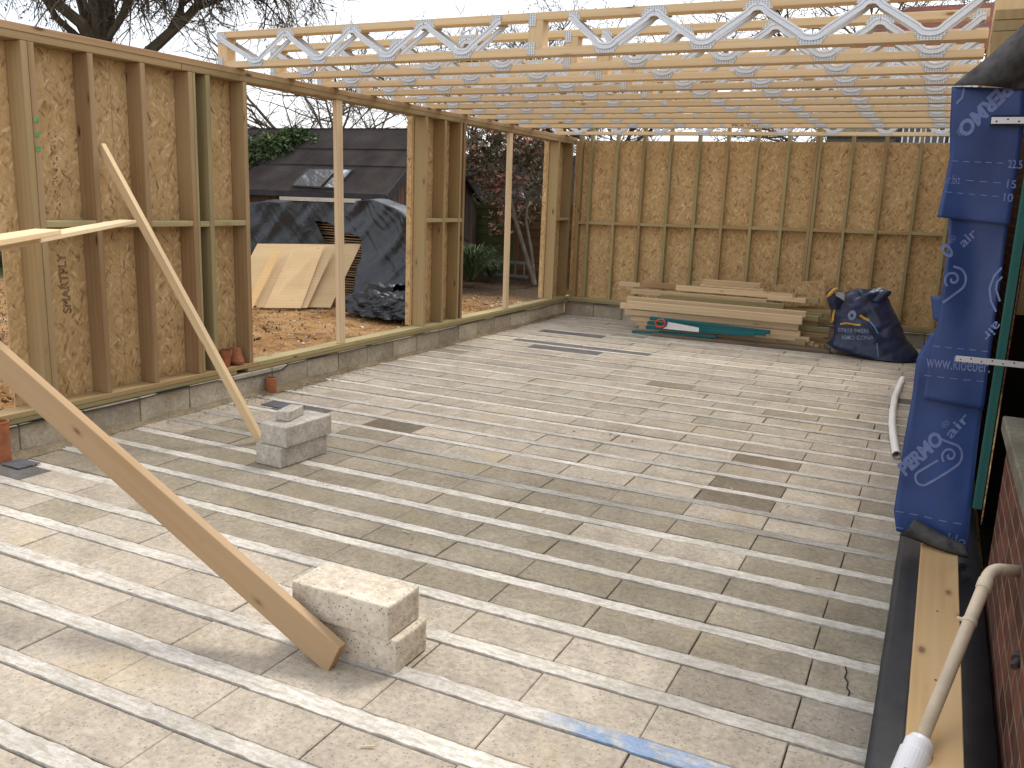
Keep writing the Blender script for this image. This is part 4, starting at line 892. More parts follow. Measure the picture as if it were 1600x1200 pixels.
# perforated ties
def tie(label, x0, x1, y, z):
    g = MB(); n = 9; hw = .0125; xs_ = np.linspace(x0, x1, n * 3 + 1)
    th = .0015; pts = 14
    # strip with real holes: built as rows of quads leaving gaps
    for i in range(n * 3):
        a, b = xs_[i], xs_[i + 1]
        if i % 3 == 1 and True:
            zc = (.004 if (i // 3) % 2 else -.004); hh = .0032
            for (za, zb_) in ((-hw, zc - hh), (zc + hh, hw)): g.prism([V(a, y, z + za), V(b, y, z + za), V(b, y, z + zb_), V(a, y, z + zb_)], (0, th, 0))
            m = (b - a) / 2; w_ = min(.0032, m * .9)
            for (xa, xb) in ((a, (a + b) / 2 - w_), ((a + b) / 2 + w_, b)): g.prism([V(xa, y, z + zc - hh), V(xb, y, z + zc - hh), V(xb, y, z + zc + hh), V(xa, y, z + zc + hh)], (0, th, 0))
        else: g.prism([V(a, y, z - hw), V(b, y, z - hw), V(b, y, z + hw), V(a, y, z + hw)], (0, th, 0))
    return tag(g.build('perforated_strap', m_galv), label, 'metal strap', 'perforated wall ties')
tie('flat perforated steel strap crossing the web address on the blue membrane', P(1492, 565, 1, YM - .1).x, .46, YM - .1, P(1545, 565, 1, YM - .1).z)
tie('upper perforated steel strap poking out of a slot in the blue membrane', P(1549, 187, 1, YM - .1).x, .46, YM - .1, P(1575, 188, 1, YM - .1).z)
g = MB(); g.prism([P(x, y, 1, YM - .065) for x, y in ((1546, 196), (1660, 198), (1660, 179), (1549, 180))], (0, .002, 0)); o_ = g.build('slot', m_void, MEM); o_.matrix_parent_inverse = Matrix.Translation(-MEM.location)
# ------------------------------------------------------------------ existing brick house on the right
def brick_mat(name, scale=1., lo=(.085, .032, .022), hi=(.17, .068, .045), mort=(.20, .17, .14)):
    k = NT(name, .95, .1); ob = k.n('TexCoord').outputs['UV']; b = k.n('TexBrick'); b.inputs['Scale'].default_value = 1.; b.inputs['Brick Width'].default_value = .225; b.inputs['Row Height'].default_value = .075
    b.inputs['Mortar Size'].default_value = .006; b.inputs['Mortar Smooth'].default_value = .2; b.inputs['Color1'].default_value = (*lo, 1); b.inputs['Color2'].default_value = (*hi, 1); b.inputs['Mortar'].default_value = (*mort, 1); k.l(ob, b.inputs['Vector'])
    n = k.noise(k.co('Object'), 14, 6, .7); c = k.mix(.5, b.outputs['Color'], k.ramp(n, [(.3, .2), (.7, .8)]), 'OVERLAY')
    n2 = k.noise(k.co('Object', (1, 1, .5)), 3, 5, .65); c = k.mix(k.ramp(n2, [(.48, 0.), (.66, .8)]), c, (.07, .055, .045))
    k.color(c); k.bump(k.math('SUBTRACT', n, k.math('MULTIPLY', b.outputs['Fac'], 1.5)), .6, .008); return k.m
m_brick = brick_mat('old_red_brick')
HS = thing('brick_house', 'old red brick house wall close on the right with a stone ledge', 'house', loc=(.33, 3.0, 0))
g = MB()
def bwall(x, y0, y1, z0, z1, xb):
    for f, uv in (([V(x, y1, z0), V(x, y0, z0), V(x, y0, z1), V(x, y1, z1)], [(y1, z0), (y0, z0), (y0, z1), (y1, z1)]), ([V(x, y1, z0), V(x, y1, z1), V(xb, y1, z1), V(xb, y1, z0)], [(0, z0), (0, z1), (xb - x, z1), (xb - x, z0)]), ([V(x, y0, z1), V(xb, y0, z1), V(xb, y1, z1), V(x, y1, z1)], [(0, 0), (.5, 0), (.5, .5), (0, .5)])): g.face(f, uv)
bwall(.335, .2, 3.98, -.42, .86, 1.2); bwall(.47, .2, 4.5, .86, 2.75, 1.2); bwall(.47, 6.6, 12.2, -.42, 2.75, 1.2); bwall(.47, 4.5, 6.6, 2.5, 2.75, 1.2)
g.build('brickwork', m_brick, HS)
g = MB(); g.box(.305, .47, .2, 4.0, .862, .925, along=1, jit=.004); g.build('stone_ledge', conc('ledge_stone', (.13, .12, .09), (.22, .20, .155), pit=.5), HS, bevel=.006)
g = MB(); g.box(1.6, 1.65, 4.3, 6.8, -.42, 2.6); g.box(.48, 1.62, 6.6, 6.62, -.42, 2.5); g.box(.47, 1.64, 4.48, 6.7, 2.5, 2.54); g.box(.48, 1.62, 4.46, 4.49, -.42, 2.5); g.box(.47, 1.62, 4.4, 6.7, -.42, -.38); g.build('dark_gap_box', m_void, HS)  # added near-black box, gives the gap beside the membrane its deep shade
g = MB()
for x in (.60, .78, .98): g.box(x, x + .05, 5.9, 5.95, -.3, 2.3, along=2)
g.build('interior_timbers', m_treatb, HS)
adopt(HS)
g = MB(); g.box(.36, .46, 4.9, 4.94, 1.25, 1.9, along=2); tag(g.build('timber_offcut', m_treatb), 'rough brown timber piece upright in the dark gap right of the membrane', 'timber')
# waste pipe
def dep(px, py, t): return Vector(CAM + t * (FW + (px - 800) / FPX * RT - (py - 600) / FPX * UP))
WP = thing('waste_pipe', 'aged cream plastic waste pipe sloping down from the brick wall with a white collar', 'pipe', loc=dep(1583, 890, 2.7))
e0 = dep(1583, 890, 2.7); e0.x = .345; p0 = dep(1562, 890, 2.69); p1 = dep(1541, 908, 2.66); p2 = dep(1438, 1160, 2.42)
def bez(a, b, c, n=8): return [a * (1 - t) ** 2 + b * 2 * t * (1 - t) + c * t * t for t in np.linspace(0, 1, n)]
crn = dep(1546, 890, 2.68)
g = MB(); g.tube([e0] + bez(p0, crn, p1) + [p2], .0190, 20); g.build('pipe', m_cream, WP, smooth=True)
dd = (p2 - p1).normalized(); g = MB(); g.tube([p1 - dd * .002, p1 + dd * .03], .0220, 20); g.build('elbow_collar', m_cream, WP, smooth=False)
g = MB(); cc = p1 + (p2 - p1) * .27; g.tube([cc - dd * .006, cc + dd * .006], .0215, 20); g.tube([cc, cc - V(.035, 0, -.004)], .006, 8); g.build('clip_ring', m_cream, WP)
g = MB(); g.tube([p2 - dd * .012, p2, p2 + dd * .004, p2 + dd * .03, p2 + dd * .034, p2 + dd * .2], [.029, .035, .039, .039, .043, .043], 28); g.tube([p2 + dd * .07 + RT_ for RT_ in (V(0, 0, 0), V(.09, .02, -.01))], .012, 12); g.build('compression_fitting', m_white, WP, smooth=False)
adopt(WP)
g = MB(); a_ = dep(1612, 1003, 2.5); b_ = dep(1584, 1042, 2.42); g.tube([a_, a_ * .5 + b_ * .5, b_], [.012, .014, .010], 12); d_ = (b_ - a_); g.tube([a_ + d_ * .55, a_ + d_ * .75], .019, 10)
tag(g.build('hose_tap', plain('old_brass', (.06, .055, .05), .5, .4, .3, 30, metal=.5)), 'small dark garden tap on the brick wall at the right photo edge', 'tap')
# ------------------------------------------------------------------ outside: leaning boards, covered stack
def lean(label, bl, br, tl, tr_, mat, z=0., fwd=0., name='plywood_sheet', tint=1.):
    A_ = P(bl[0], bl[1], 2, z); B_ = P(br[0], br[1], 2, z); A_.y -= fwd; B_.y -= fwd
    Tl = P(tl[0], tl[1], 0, A_.x); Tr = P(tr_[0], tr_[1], 0, B_.x); Tl.y -= fwd; Tr.y -= fwd; pass
    C_ = Tr; D_ = Tl; n = (B_ - A_).cross(D_ - A_).normalized() * .012
    g = MB(); g.prism([A_, B_, C_, D_], -n * 1.4, tint=tint); return tag(g.build(name, mat), label, 'board', 'boards leaning against the covered stack')
lean('rearmost wide board of the leaning row, reaching farthest left', (345, 478), (475, 480), (395, 381), (525, 382), m_ply, fwd=-.10, tint=.98)
lean('rightmost board of the leaning row, darker tan', (477, 480), (513.5, 481), (528, 382), (562, 381), m_ply, fwd=-.04, tint=.80)
lean('narrow board edge just left of the rightmost leaning board', (470, 480.5), (482, 480.5), (512, 382), (527, 382), m_new, fwd=.03)
lean('broad pale board in the middle of the leaning row', (418.5, 480), (475.5, 480.5), (461, 389), (512, 383), m_ply, fwd=.08, tint=1.12)
lean('narrow strip left of the broad pale leaning board', (403, 480), (418, 480), (449, 392), (461, 389), m_new, fwd=.04, tint=.92)
lean('orange toned narrow board at the left of the leaning row', (388, 481), (402, 481), (432, 395), (447, 392), m_new, fwd=.10, tint=(1.05, .93, .75))
# stack of boards under the tarp
m_ends = wood('stacked_board', (.46, .28, .15), (.68, .46, .27))
sr = random.Random(4)
nb_ = 34
for i in range(nb_):
    z = .04 + i * .0405 + (.01 if i % 8 == 0 else 0); x1 = -7.55 + sr.uniform(-.03, .03) - (.15 if i > 26 else 0)
    g = MB(); g.box(-10.4 + sr.uniform(-.04, .04), x1, 11.64 + sr.uniform(-.03, .02), 12.5, z, z + .016, tint=sr.uniform(.7, 1.1))
    tag(g.build('stacked_board', m_ends), 'thin brown board in the stack under the black sheet', 'board', 'thin boards stacked under the black sheet')
def xz(px, py): q = P(px, py, 1, 11.25); return q.x, q.z
TP = thing('black_tarpaulin', 'big black plastic sheet draped over the stack of boards outside', 'tarpaulin', loc=(-8.6, 11.3, 0))
pxs = [330, 400, 440, 479, 499, 531, 558, 566, 590, 620, 645, 680, 720]; tops = [319, 315, 316, 315, 315, 314, 313, 312, 318, 336, 352, 362, 372]; bots = [440, 410, 405, 402, 402, 402, 440, 455, 474, 486, 492, 496, 500]
def tarp(u, v):
    px = 330 + 345 * u; tp = np.interp(px, pxs, tops); bt = np.interp(px, pxs, bots); py = tp + (bt - tp) * v; x, z = xz(px, py)
    lf = min(1, max(0, (560 - px) / 60)); n1 = noise.noise(Vector((x * 2.0 + z * 1.5, z * 1.3, 1))); n2 = noise.noise(Vector((x * 4.5 - z * 4, z * 2.0, 5))); n3 = abs(noise.noise(Vector((x * 7 + z * 6, z * 2.2, 8))))
    ridge = abs(math.sin(x * 5 - z * 4.5 + 2.5 * noise.noise(Vector((x * 1.6, z * .8, 0))))) ** 4
    y = 11.46 + 0 - (1 - lf) * (.30 * v ** 2 + .45 * v ** 2.4) + (.09 - .04 * lf) * n1 + (.04 - .025 * lf) * n2 - (.04 - .03 * lf) * n3 - (.04 - .03 * lf) * ridge
    py0 = py
    z2 = z + noise.noise(Vector((x * 4, z * 2, 3))) * .02
    return V(x, y, max(z2, .02))
def hole(u, v):
    px = 330 + 345 * u; tp = np.interp(px, pxs, tops); bt = np.interp(px, pxs, bots); py = tp + (bt - tp) * v
    return py > np.interp(px, [479, 499, 531, 560, 575], [345, 347, 363, 371, 440]) and px > 479 + (py - 345) * .51 and px < 561 + (py - 371) * .2
g = MB(); g.grid(tarp, 230, 80, skip=hole); g.build('front_drape', m_tarp, TP, smooth=True, solid=.003)
def tarp2(u, v):
    px = 330 + 345 * u; tp = np.interp(px, pxs, tops); x, z = xz(px, tp); a = tarp(u, 0)
    y = a.y + 1.15 * v; return V(a.x, y, a.z - .0 - .22 * v ** 2.5 + noise.noise(Vector((x * 3, y * 2, 2))) * .04 * min(1, v * 5) + .03 * math.sin(v * 3.1))
g = MB(); g.grid(tarp2, 90, 16); g.build('top_drape', m_tarp, TP, smooth=True, solid=.003)
adopt(TP)
hp_ = MB(); hc = P(608, 484, 2, .1)
def heap(u, v):
    an = u * 2 * math.pi; th = v * math.pi / 2; q = V(math.cos(an) * math.cos(th) * .80, math.sin(an) * math.cos(th) * .38, math.sin(th) * .40)
    n = abs(noise.noise(V(q.x * 3, q.y * 5, q.z * 7))) * .34 + abs(noise.noise(V(q.x * 7 + 3, q.y * 12, q.z * 16))) * .16 + abs(noise.noise(V(q.x * 18, q.y * 26, q.z * 34))) * .06
    q = q * (1 + n - .15); return V(hc.x + q.x, hc.y + .1 + q.y, max(0, q.z) * (1.1 if u < .6 else .9) + .01)
hp_.grid(heap, 120, 34); tag(hp_.build('plastic_heap', m_heap, smooth=False), 'crumpled heap of black plastic on the soil below the draped sheet', 'plastic sheet')
beam_thing('grey_board', 'narrow weathered grey board lying on the top edge of the black sheet', 'board', P(441, 310, 1, 11.5), P(560, 314, 1, 11.5), .14, .06, m_block2)
# ------------------------------------------------------------------ shed
XG = P(604, 308, 1, 13.6).x; ze = P(604, 308, 1, 13.6).z; rdg = P(688, 205, 0, XG); bke = P(757, 316, 0, XG)
Yr, Zr = (13.6 + bke.y) / 2, P(688, 205, 1, (13.6 + bke.y) / 2).z
rq = P(684, 205, 0, XG); Yr, Zr = rq.y, rq.z; Ybk = bke.y; zbk = bke.z
XA = XG - 5.2
SH = thing('garden_shed', 'old timber shed with dark felt roof and a skylight behind the covered stack', 'shed', loc=(XG, 14, 0))
g = MB(); th = .05
g.prism([V(XA, 13.6, ze), V(XG, 13.6, ze), V(XG, Yr, Zr), V(XA, Yr, Zr)], V(0, .0, .045)); g.prism([V(XA, Yr, Zr + .001), V(XG, Yr, Zr + .001), V(XG, Ybk, zbk), V(XA, Ybk, zbk)], V(0, 0, .045)); rf = g.build('roof', m_felt, SH)
for f in (.40, .66, 1.0):   # lapped felt edges
    y = 13.6 + (Yr - 13.6) * f; z = ze + (Zr - ze) * f + .052; gg = MB(); gg.timber(V(XA, y, z), V(XG, y, z), .03, .012, tint=1.3); gg.build('felt_lap', m_felt, rf)
rf.matrix_parent_inverse = Matrix.Identity(4)
g = MB()
def rz(y): return ze + (Zr - ze) * (y - 13.6) / (Yr - 13.6) if y < Yr else zbk + (Zr - zbk) * (Ybk - y) / (Ybk - Yr)
y = 13.78; sr2 = random.Random(8)
while y < Ybk - .2:
    wd = sr2.uniform(.11, .15); g.timber(V(XG - .13 + sr2.uniform(-.012, .012), y, -.1), V(XG - .13 + sr2.uniform(-.012, .012), y + wd * .0, rz(y) - .03), wd, .025, up=(1, 0, 0), tint=sr2.uniform(.7, 1.3)); y += wd * .93
g.build('gable_boards', m_shedw, SH)
g = MB(); x = XA + .1
while x < XG - .1: wd = sr2.uniform(.12, .15); g.timber(V(x, 13.8, -.1), V(x, 13.8, ze + .05), .022, wd, up=(1, 0, 0), tint=sr2.uniform(.7, 1.2)); x += wd * .95
g.build('front_boards', m_shedw, SH)
g = MB(); g.timber(V(XG + .012, 13.6, ze - .03), V(XG + .012, Yr, Zr - .03), .025, .13); g.timber(V(XG + .012, Yr, Zr - .03), V(XG + .012, Ybk, zbk - .03), .025, .13); g.timber(V(XA, 13.585, ze - .01), V(XG, 13.585, ze - .01), .025, .10); g.build('bargeboard', plain('bargeboard_dark', (.035, .032, .035), .8), SH)
def roofpt(px, py, off):
    n = V(0, -(Zr - ze), (Yr - 13.6)).normalized(); o = V(XG, 13.6, ze + .045); d = FW + (px - 800) / FPX * RT - (py - 600) / FPX * UP; d = Vector(d); C = Vector(CAM)
    t = (o + n * off - C).dot(n) / d.dot(n); return C + d * t
k = NT('skylight_glass', .04, 1.); k.b.inputs['Base Color'].default_value = (.85, .88, .92, 1); k.b.inputs['Metallic'].default_value = .9; m_sky = k.m
for nm, q in (('skylight', ((457, 290), (525, 294), (552, 264), (482, 263))),):
    sk_ = MB(); fr = [roofpt(x, y, .03) for x, y in q]; 
    for i in range(4): sk_.tube([fr[i], fr[(i + 1) % 4]], .02, 4)
    s0 = sk_.build('skylight', plain('lead_frame', (.05, .05, .05), .7), SH)
    g = MB(); g.face([roofpt(x, y, .03) for x, y in ((458, 289), (500, 292), (527, 264), (483, 264))]); g.build('pane', m_sky, s0)
    g = MB(); g.face([roofpt(x, y, .03) for x, y in ((505, 293), (524, 294), (550, 265), (532, 264))]); g.build('pane', m_sky, s0)
    s0.matrix_parent_inverse = Matrix.Identity(4)
adopt(SH)
# ------------------------------------------------------------------ fence, ladder, garden at the second opening
def fence(label, x0, x1, y, z1, mat, n):
    t = thing('garden_fence', label, 'fence', loc=(x0, y, 0)); g = MB(); h = (z1) / n
    for i in range(n): g.timber(V(x0 + .05, y, -.05 + h * (i + .5)), V(x1 - .05, y + .0, -.05 + h * (i + .5)), .018, h * .96, tint=random.uniform(.8, 1.2)); g.timber(V(x0 + .05, y - .012, -.05 + h * i + .012), V(x1 - .05, y - .012, -.05 + h * i + .012), .02, .022, tint=.7)
    g.build('slat_panel', mat, t)
    for x in (x0, x1): g = MB(); g.box(x - .045, x + .045, y - .045, y + .045, -.1, z1 + .04, along=2); g.build('fence_post', mat, t)
    g = MB(); g.timber(V(x0, y, z1 + .01), V(x1, y, z1 + .01), .07, .03); g.build('fence_cap', m_barkl if mat == m_fgreen else mat, t); adopt(t); return t
Yf = 17.6; fx0 = P(758, 380, 1, Yf).x; fxm = P(803, 380, 1, Yf).x; fx1 = P(862, 380, 1, Yf).x
zt = P(780, 310, 1, Yf).z
fence('mossy green board fence panel seen through the farther opening, beside the shed', fx0 - .6, fxm - .03, Yf, zt, m_fgreen, 9)
fence('brown board fence panel seen through the farther opening, right of the pale prop', fxm + .06, fx1 + 2.4, Yf + .02, zt - .03, m_fbrown, 9)
g = MB(); zz = P(800, 252, 1, 20.).z; g.prism([V(-13, 19.2, zt - .2), V(-3, 19.2, zt - .2), V(-3, 20.4, zz + .1), V(-13, 20.4, zz + .1)], (0, 0, .08)); g.box(-12.9, -3.1, 20.2, 22, 0, zz, mi=0); tag(g.build('dark_outbuilding', m_felt), 'low dark outbuilding roof behind the fence and the red leaved shrub', 'outbuilding')
m_lad = plain('ladder_grey', (.16, .16, .16), .6)
LD = thing('ladder', 'grey metal ladder lying on its side against the fence', 'ladder', loc=(P(800, 425, 1, 17.2)))
za, zb_ = P(790, 409, 1, 17.2).z, P(790, 430, 1, 17.2).z; xa_, xb_ = P(757, 420, 1, 17.2).x, P(826, 420, 1, 17.2).x
for z in (za, zb_): g = MB(); g.timber(V(xa_, 17.2, z), V(xb_, 17.2, z), .03, .06); g.build('rail', m_lad, LD)
for i in range(5): x = xa_ + (xb_ - xa_) * (i + .5) / 5; g = MB(); g.tube([V(x, 17.2, zb_), V(x, 17.2, za)], .016, 8); g.build('rung', m_lad, LD)
adopt(LD)
def leaf(mb, p, s, tint, rr, flat=.0):
    d = Vector((rr.gauss(0, 1), rr.gauss(0, 1), rr.gauss(0, 1) * (1 - flat))).normalized(); u = d.orthogonal().normalized(); u.rotate(Matrix.Rotation(rr.uniform(0, 6.28), 3, d)); v = d.cross(u)
    mb.face([p - u * s, p - v * s * .45, p + u * s, p + v * s * .45], tint=(tint, tint, tint), uvs=[(0, 0)] * 4)
def cloud(mb, blobs, n, size, rr, tr=(0, 1), shell=.55):
    tot = sum(b[3] * b[4] * b[5] for b in blobs) or 1
    for b in blobs:
        for _ in range(int(n * b[3] * b[4] * b[5] / tot)):
            d = Vector((rr.gauss(0, 1), rr.gauss(0, 1), rr.gauss(0, 1))).normalized(); q = rr.random() ** shell
            p = Vector((b[0] + d.x * q * b[3], b[1] + d.y * q * b[4], b[2] + d.z * q * b[5]))
            if noise.noise(p * (1.1 / max(b[3], .3))) < -.22: continue
            leaf(mb, p, size * rr.uniform(.6, 1.4), max(0, min(1, rr.uniform(*tr) * (.75 + .5 * noise.noise(p * 1.3)) + .15 * d.z)), rr)
def limb(mb, a, b, r0, r1, rr, wob=.08, n=6, sides=6):
    a, b = Vector(a), Vector(b); L_ = (b - a).length; pts = []
    for i in range(n + 1):
        t = i / n; w_ = Vector((rr.gauss(0, 1), rr.gauss(0, 1), rr.gauss(0, .6))) * wob * L_ * math.sin(math.pi * t) * .5; pts.append(a.lerp(b, t) + w_)
    mb.tube(pts, [r0 + (r1 - r0) * i / n for i in range(n + 1)], sides); return pts
# red leaved shrub tree
rr = random.Random(31)
PT = thing('shrub_tree', 'small red leaved tree in front of the fence with slanting bare trunk', 'tree', loc=P(838, 436, 2, 0))
g = MB(); Yt = 16.4; base = P(836, 436, 1, Yt); base.z = -.02
tr_pts = [base, P(822, 400, 1, Yt), P(806, 345, 1, Yt), P(796, 300, 1, Yt), P(788, 255, 1, Yt + .1)]
g.tube(tr_pts, [.055, .045, .04, .03, .018], 8); g.tube([base + V(-.02, .05, 0), P(830, 390, 1, Yt), P(822, 345, 1, Yt), P(826, 300, 1, Yt)], [.04, .032, .025, .014], 7)
tips = []
for (x, y) in ((735, 262), (748, 232), (760, 288), (775, 215), (790, 205), (806, 226), (822, 240), (835, 258), (842, 290), (765, 250), (812, 330), (780, 345), (850, 222)):
    s_ = tr_pts[rr.choice([2, 3, 3])]; e_ = P(x, y, 1, Yt + rr.uniform(-.6, .6)); limb(g, s_, e_, .02, .006, rr, .12, 6, 5); tips.append(e_)
    for _ in range(5): limb(g, s_.lerp(e_, rr.uniform(.4, .9)), e_ + Vector((rr.gauss(0, .3), rr.gauss(0, .3), rr.gauss(0, .25))), .008, .002, rr, .2, 4, 3)
g.build('trunk', m_barkl, PT)
g = MB(); bl = [(t.x, t.y, t.z, rr.uniform(.35, .6), .5, rr.uniform(.28, .5)) for t in tips] + [(P(x, y, 1, Yt).x, Yt + rr.uniform(-.3, .5), P(x, y, 1, Yt).z, .45, .4, .3) for x, y in ((745, 215), (770, 235), (800, 250), (830, 225), (845, 275), (760, 270), (820, 300), (740, 245), (790, 285), (850, 250))]
cloud(g, bl, 4600, .06, rr, (.25, 1.2)); g.build('crown', m_pho, PT); adopt(PT)
# strap leaved plant
def strap_plant(c, n, h, label, seed):
    rr_ = random.Random(seed); g = MB(); c = Vector(c)
    for _ in range(n):
        a = rr_.uniform(0, 6.283); l = rr_.uniform(.5, 1.) * h; sp = rr_.uniform(.25, .95) * h; d = V(math.cos(a), math.sin(a), 0); s_ = V(-d.y, d.x, 0) * .014; t0 = rr_.uniform(.1, 1.); pr = None
        for i in range(6):
            t = i / 5; q = c + d * sp * t + V(0, 0, l * (t * 1.6 - t * t * 1.0) * 1.3); w_ = s_ * (1 - t * .85)
            if pr: g.face([pr[0], pr[1], q + w_, q - w_], tint=(t0,) * 3, uvs=[(0, 0)] * 4)
            pr = (q - w_, q + w_)
    return tag(g.build('garden_plant', m_strap), label, 'plant', 'plants at the foot of the fence')
c_ = P(738, 440, 2, 0); strap_plant(c_, 320, .95, 'clump of long strap shaped leaves beside the shed gable', 1)
c_ = P(768, 436, 2, 0); strap_plant(c_, 130, .42, 'smaller tuft of strap leaves just left of the ladder', 2)
c_ = P(846, 436, 2, 0); strap_plant(c_ + V(0, .5, 0), 130, .5, 'tuft of green leaves at the foot of the small tree', 3)
# ivy bush and hedges
rr = random.Random(77)
def bush(label, blobs, n, size, mat, seed, name='ivy_bush', cat='bush'):
    g = MB(); cloud(g, blobs, n, size, random.Random(seed), (0, 1.1), .4); return tag(g.build(name, mat), label, cat)
q = P(436, 232, 1, 14.6)
bush('dense dark ivy bush rising left behind the shed roof', [(q.x, 14.8, q.z + .02, .5, .4, .36), (q.x + .42, 15.1, q.z + .14, .34, .35, .2), (q.x - .42, 14.6, q.z - .10, .5, .4, .45), (q.x - .75, 14.3, q.z - .35, .5, .4, .5), (q.x + .1, 15.0, q.z + .28, .34, .3, .22), (q.x - 1.1, 14.2, q.z - .5, .5, .5, .6)], 7500, .055, m_ivy, 3)
hl = [( -17.5 + rr.uniform(-.5, .5), 10 + i * 1.0, 1.0 + rr.uniform(-.2, .5), 1.2, 1.0, 1.5) for i in range(8)]
bush('dark hedge beyond the leaf strewn ground at the left photo edge', hl, 12000, .10, m_ivy, 4, 'garden_hedge', 'hedge')
# dry leaves
g = MB(); rr = random.Random(15)
for _ in range(9000):
    x = rr.uniform(-15, -5.5); y = rr.uniform(2.6, 9.0) if rr.random() < .8 else rr.uniform(2.6, 13)
    if x > -7.5 and y > 6.6 and rr.random() < .9: continue
    leaf(g, V(x, y, gz(x, y) + .02), rr.uniform(.015, .04), rr.random(), rr, .7)
tag(g.build('leaf_litter', m_litter), kind='stuff', label='dry brown leaves covering the ground left of the wall')
g = MB(); m_stone = conc('soil_stone', (.35, .28, .2), (.6, .52, .42))
r = rr
for _ in range(3600):
    x = rr.uniform(-11, -5.4); y = rr.uniform(5.6, 13.6); s_ = r.choice([.008, .012, .018, .026, .04]) * rr.uniform(.6, 1.3); crumb(g, (x, y, gz(x, y)), s_, rr.choice([.35, .5, .7, 1., 1.2]) )
tag(g.build('soil_stones', m_stone), kind='stuff', label='pebbles and clods strewn on the orange soil')
# ------------------------------------------------------------------ bare trees
def bare_tree(label, base, h, r0, seed, limbs, spread, lv=4, kids=(9, 6, 5), droop=0., lean=(0, 0), mat=m_bark, buds=0., trunk_to=.5, tw=.55, rmin=.004):
    rr = random.Random(seed); T = thing('bare_tree', label, 'tree', loc=base); base = Vector(base); tk = MB(); cr = MB(); bd = MB()
    top = base + V(lean[0], lean[1], h * trunk_to); pts = limb(tk, base - V(0, 0, .3), top, r0, r0 * .6, rr, .04, 8, 10)
    def grow(p, d, l, r_, lev):
        n = 5; q = [p]; dd_ = d.copy()
        for i in range(n):
            dd_ = (dd_ + Vector((rr.gauss(0, 1), rr.gauss(0, 1), rr.gauss(0, 1))) * .17 + V(0, 0, (.06 if lev < 2 else -droop))).normalized(); q.append(q[-1] + dd_ * l / n)
        cr.tube(q, [max(rmin * .6, r_ * (1 - .6 * i / n)) for i in range(n + 1)], 6 if lev == 0 else (5 if lev == 1 else 3), caps=False)
        if lev >= lv - 1:
            if buds and rr.random() < buds:
                for _ in range(3): leaf(bd, q[-rr.randint(1, 4)] + Vector((rr.gauss(0, .05),) * 3), .05, rr.random(), rr)
            return
        for _ in range(kids[min(lev, len(kids) - 1)]):
            t = rr.uniform(.25, 1.); i = min(int(t * n), n - 1); s_ = q[i].lerp(q[i + 1], t * n - i)
            nd = (dd_ * .75 + Vector((rr.gauss(0, 1), rr.gauss(0, 1), rr.gauss(0, .8))) * tw).normalized()
            grow(s_, nd, l * rr.uniform(.42, .68), max(rmin, r_ * .5), lev + 1)
    for i in range(limbs):
        a = 2 * math.pi * (i + rr.random() * .7) / limbs; t = rr.uniform(.62, 1.); s_ = pts[min(int(t * 8), 8)]
        up_ = rr.uniform(.35, 1.3); d = V(math.cos(a) * spread, math.sin(a) * spread, up_).normalized(); grow(s_, d, h * rr.uniform(.36, .55), r0 * rr.uniform(.18, .4), 0)
    tk.build('trunk', mat, T, smooth=True); cr.build('crown', m_twig, T)
    if bd.f: bd.build('buds', m_bud, T)
    adopt(T)
b_ = P(142, 30, 1, 17.); b0 = V(b_.x - .5, 17., 0)
bare_tree('huge bare tree with thick trunk and drooping twigs above the left wall', b0, 11.5, .46, 5, 13, .95, 5, (9, 7, 5, 4), .09, (.9, 0), buds=.35, trunk_to=.72, rmin=.005)
b_ = P(508, 200, 1, 19.); bare_tree('bare twin limbed tree rising behind the shed roof', (b_.x, 19., 0), 6.2, .16, 12, 7, .8, 4, (7, 5, 5), .01, (.1, 0), trunk_to=.45, rmin=.006)
b_ = P(530, 200, 1, 20.5); bare_tree('second slimmer bare tree close right of the twin limbed one', (b_.x + .2, 20.5, 0), 6.4, .12, 19, 5, 1.0, 4, (6, 5, 4), .0, (.25, 0), trunk_to=.4, rmin=.006)
for i, (px, Yd, h_, sd, lab) in enumerate(((760, 34, 9.3, 41, 'far bare tree top seen over the joists, leftmost of the far row'), (860, 36, 10., 42, 'far bare tree in the middle of the row behind the joists'), (960, 38, 10.2, 43, 'far bare tree near the centre, right end of the far row'), (1330, 34, 12., 44, 'tall bare tree behind the neighbour roof at the upper right'))):
    b_ = P(px, 250, 1, Yd); bare_tree(lab, (b_.x, Yd, 0), h_, .25, sd, 8, .75, 4, (8, 6, 5), .0, (0, 0), trunk_to=.4, rmin=.012, buds=.2)
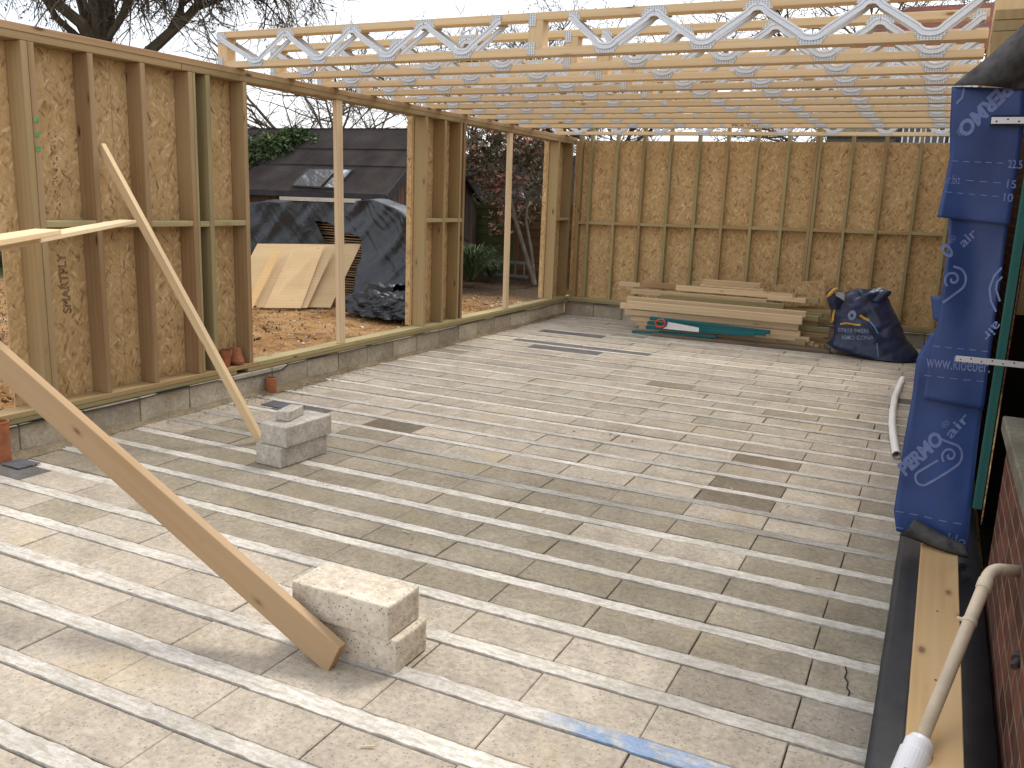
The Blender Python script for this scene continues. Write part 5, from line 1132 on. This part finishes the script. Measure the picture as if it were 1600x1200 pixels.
# ------------------------------------------------------------------ neighbour house
NH = thing('neighbour_house', 'neighbouring house with red roof and white barred windows beyond the back wall', 'house', loc=(0, 24, 0))
Yn = 24.; zc = lambda px, py: P(px, py, 1, Yn)
xa_ = zc(1292, 210).x; zf = zc(1340, 210).z; zw = zc(1440, 190).z
m_rend = plain('grey_green_cladding', (.20, .20, .165), .8); m_fasc = plain('cream_fascia', (.74, .70, .60), .7); m_rend2 = plain('pale_render', (.74, .73, .70), .9, var=.08)
g = MB(); g.box(xa_, 9, Yn, Yn + 8, 0, zc(1400, 170).z, along=0); g.build('wall', m_rend, NH)
g = MB(); g.box(xa_ - .1, zc(1400, 200).x, Yn - .25, Yn - .003, zc(1340, 214).z, zc(1340, 207.5).z); g.build('fascia', m_fasc, NH)
g = MB(); g.box(zc(1402, 200).x, 9, Yn - .06, Yn - .004, 0, zc(1400, 186).z); g.build('dark_cladding', plain('dark_cladding', (.03, .035, .045), .6), NH)
g = MB(); g.box(xa_ + .1, 9, Yn - .02, Yn + .5, zc(1400, 170).z + .002, zc(1400, 100).z); g.build('upper_wall', m_rend2, NH)
for (p0_, p1_) in ((1412, 1440), (1447, 1478), (1486, 1515)):
    x0, x1 = zc(p0_, 200).x, zc(p1_, 200).x; z0_, z1_ = zc(1440, 214).z - .25, zc(1440, 190).z + .05
    f = MB(); nx_, nz_ = 3, 2; t_ = .032
    for i in range(nx_ + 1): x = x0 + (x1 - x0) * i / nx_; f.box(x - t_ / 2, x + t_ / 2, Yn - .11, Yn - .065, z0_, z1_)
    for i in range(nz_ + 1): z = z0_ + (z1_ - z0_) * i / nz_; f.box(x0, x1, Yn - .12, Yn - .062, z - t_ / 2, z + t_ / 2)
    fo = f.build('window', m_white, NH); g = MB(); g.box(x0, x1, Yn - .085, Yn - .07, z0_, z1_); k = NT('window_glass', .05, .6); k.b.inputs['Base Color'].default_value = (.02, .025, .03, 1); pn = g.build('pane', k.m, fo); pn.matrix_parent_inverse = Matrix.Identity(4)
    fo.matrix_parent_inverse = Matrix.Identity(4)
m_tile = brick_mat('red_roof_tile', 1., (.13, .035, .025), (.22, .07, .05), (.10, .05, .04))
e0_, e1_ = zc(1285, 92), zc(1700, 96); t0_ = zc(1420, 18); g = MB(); zl, zh = e0_.z, P(1420, 14, 1, Yn + 3.6).z
pl_ = [V(e0_.x, Yn - .3, zl), V(9, Yn - .3, zl), V(9, Yn + 3.6, zh), V(P(1420, 14, 1, Yn + 3.6).x, Yn + 3.6, zh)]
i = len(g.v); g.face(pl_, [(p.x, (p.y - Yn) * 1.6) for p in pl_]); g.build('roof', m_tile, NH, solid=.1)
adopt(NH)
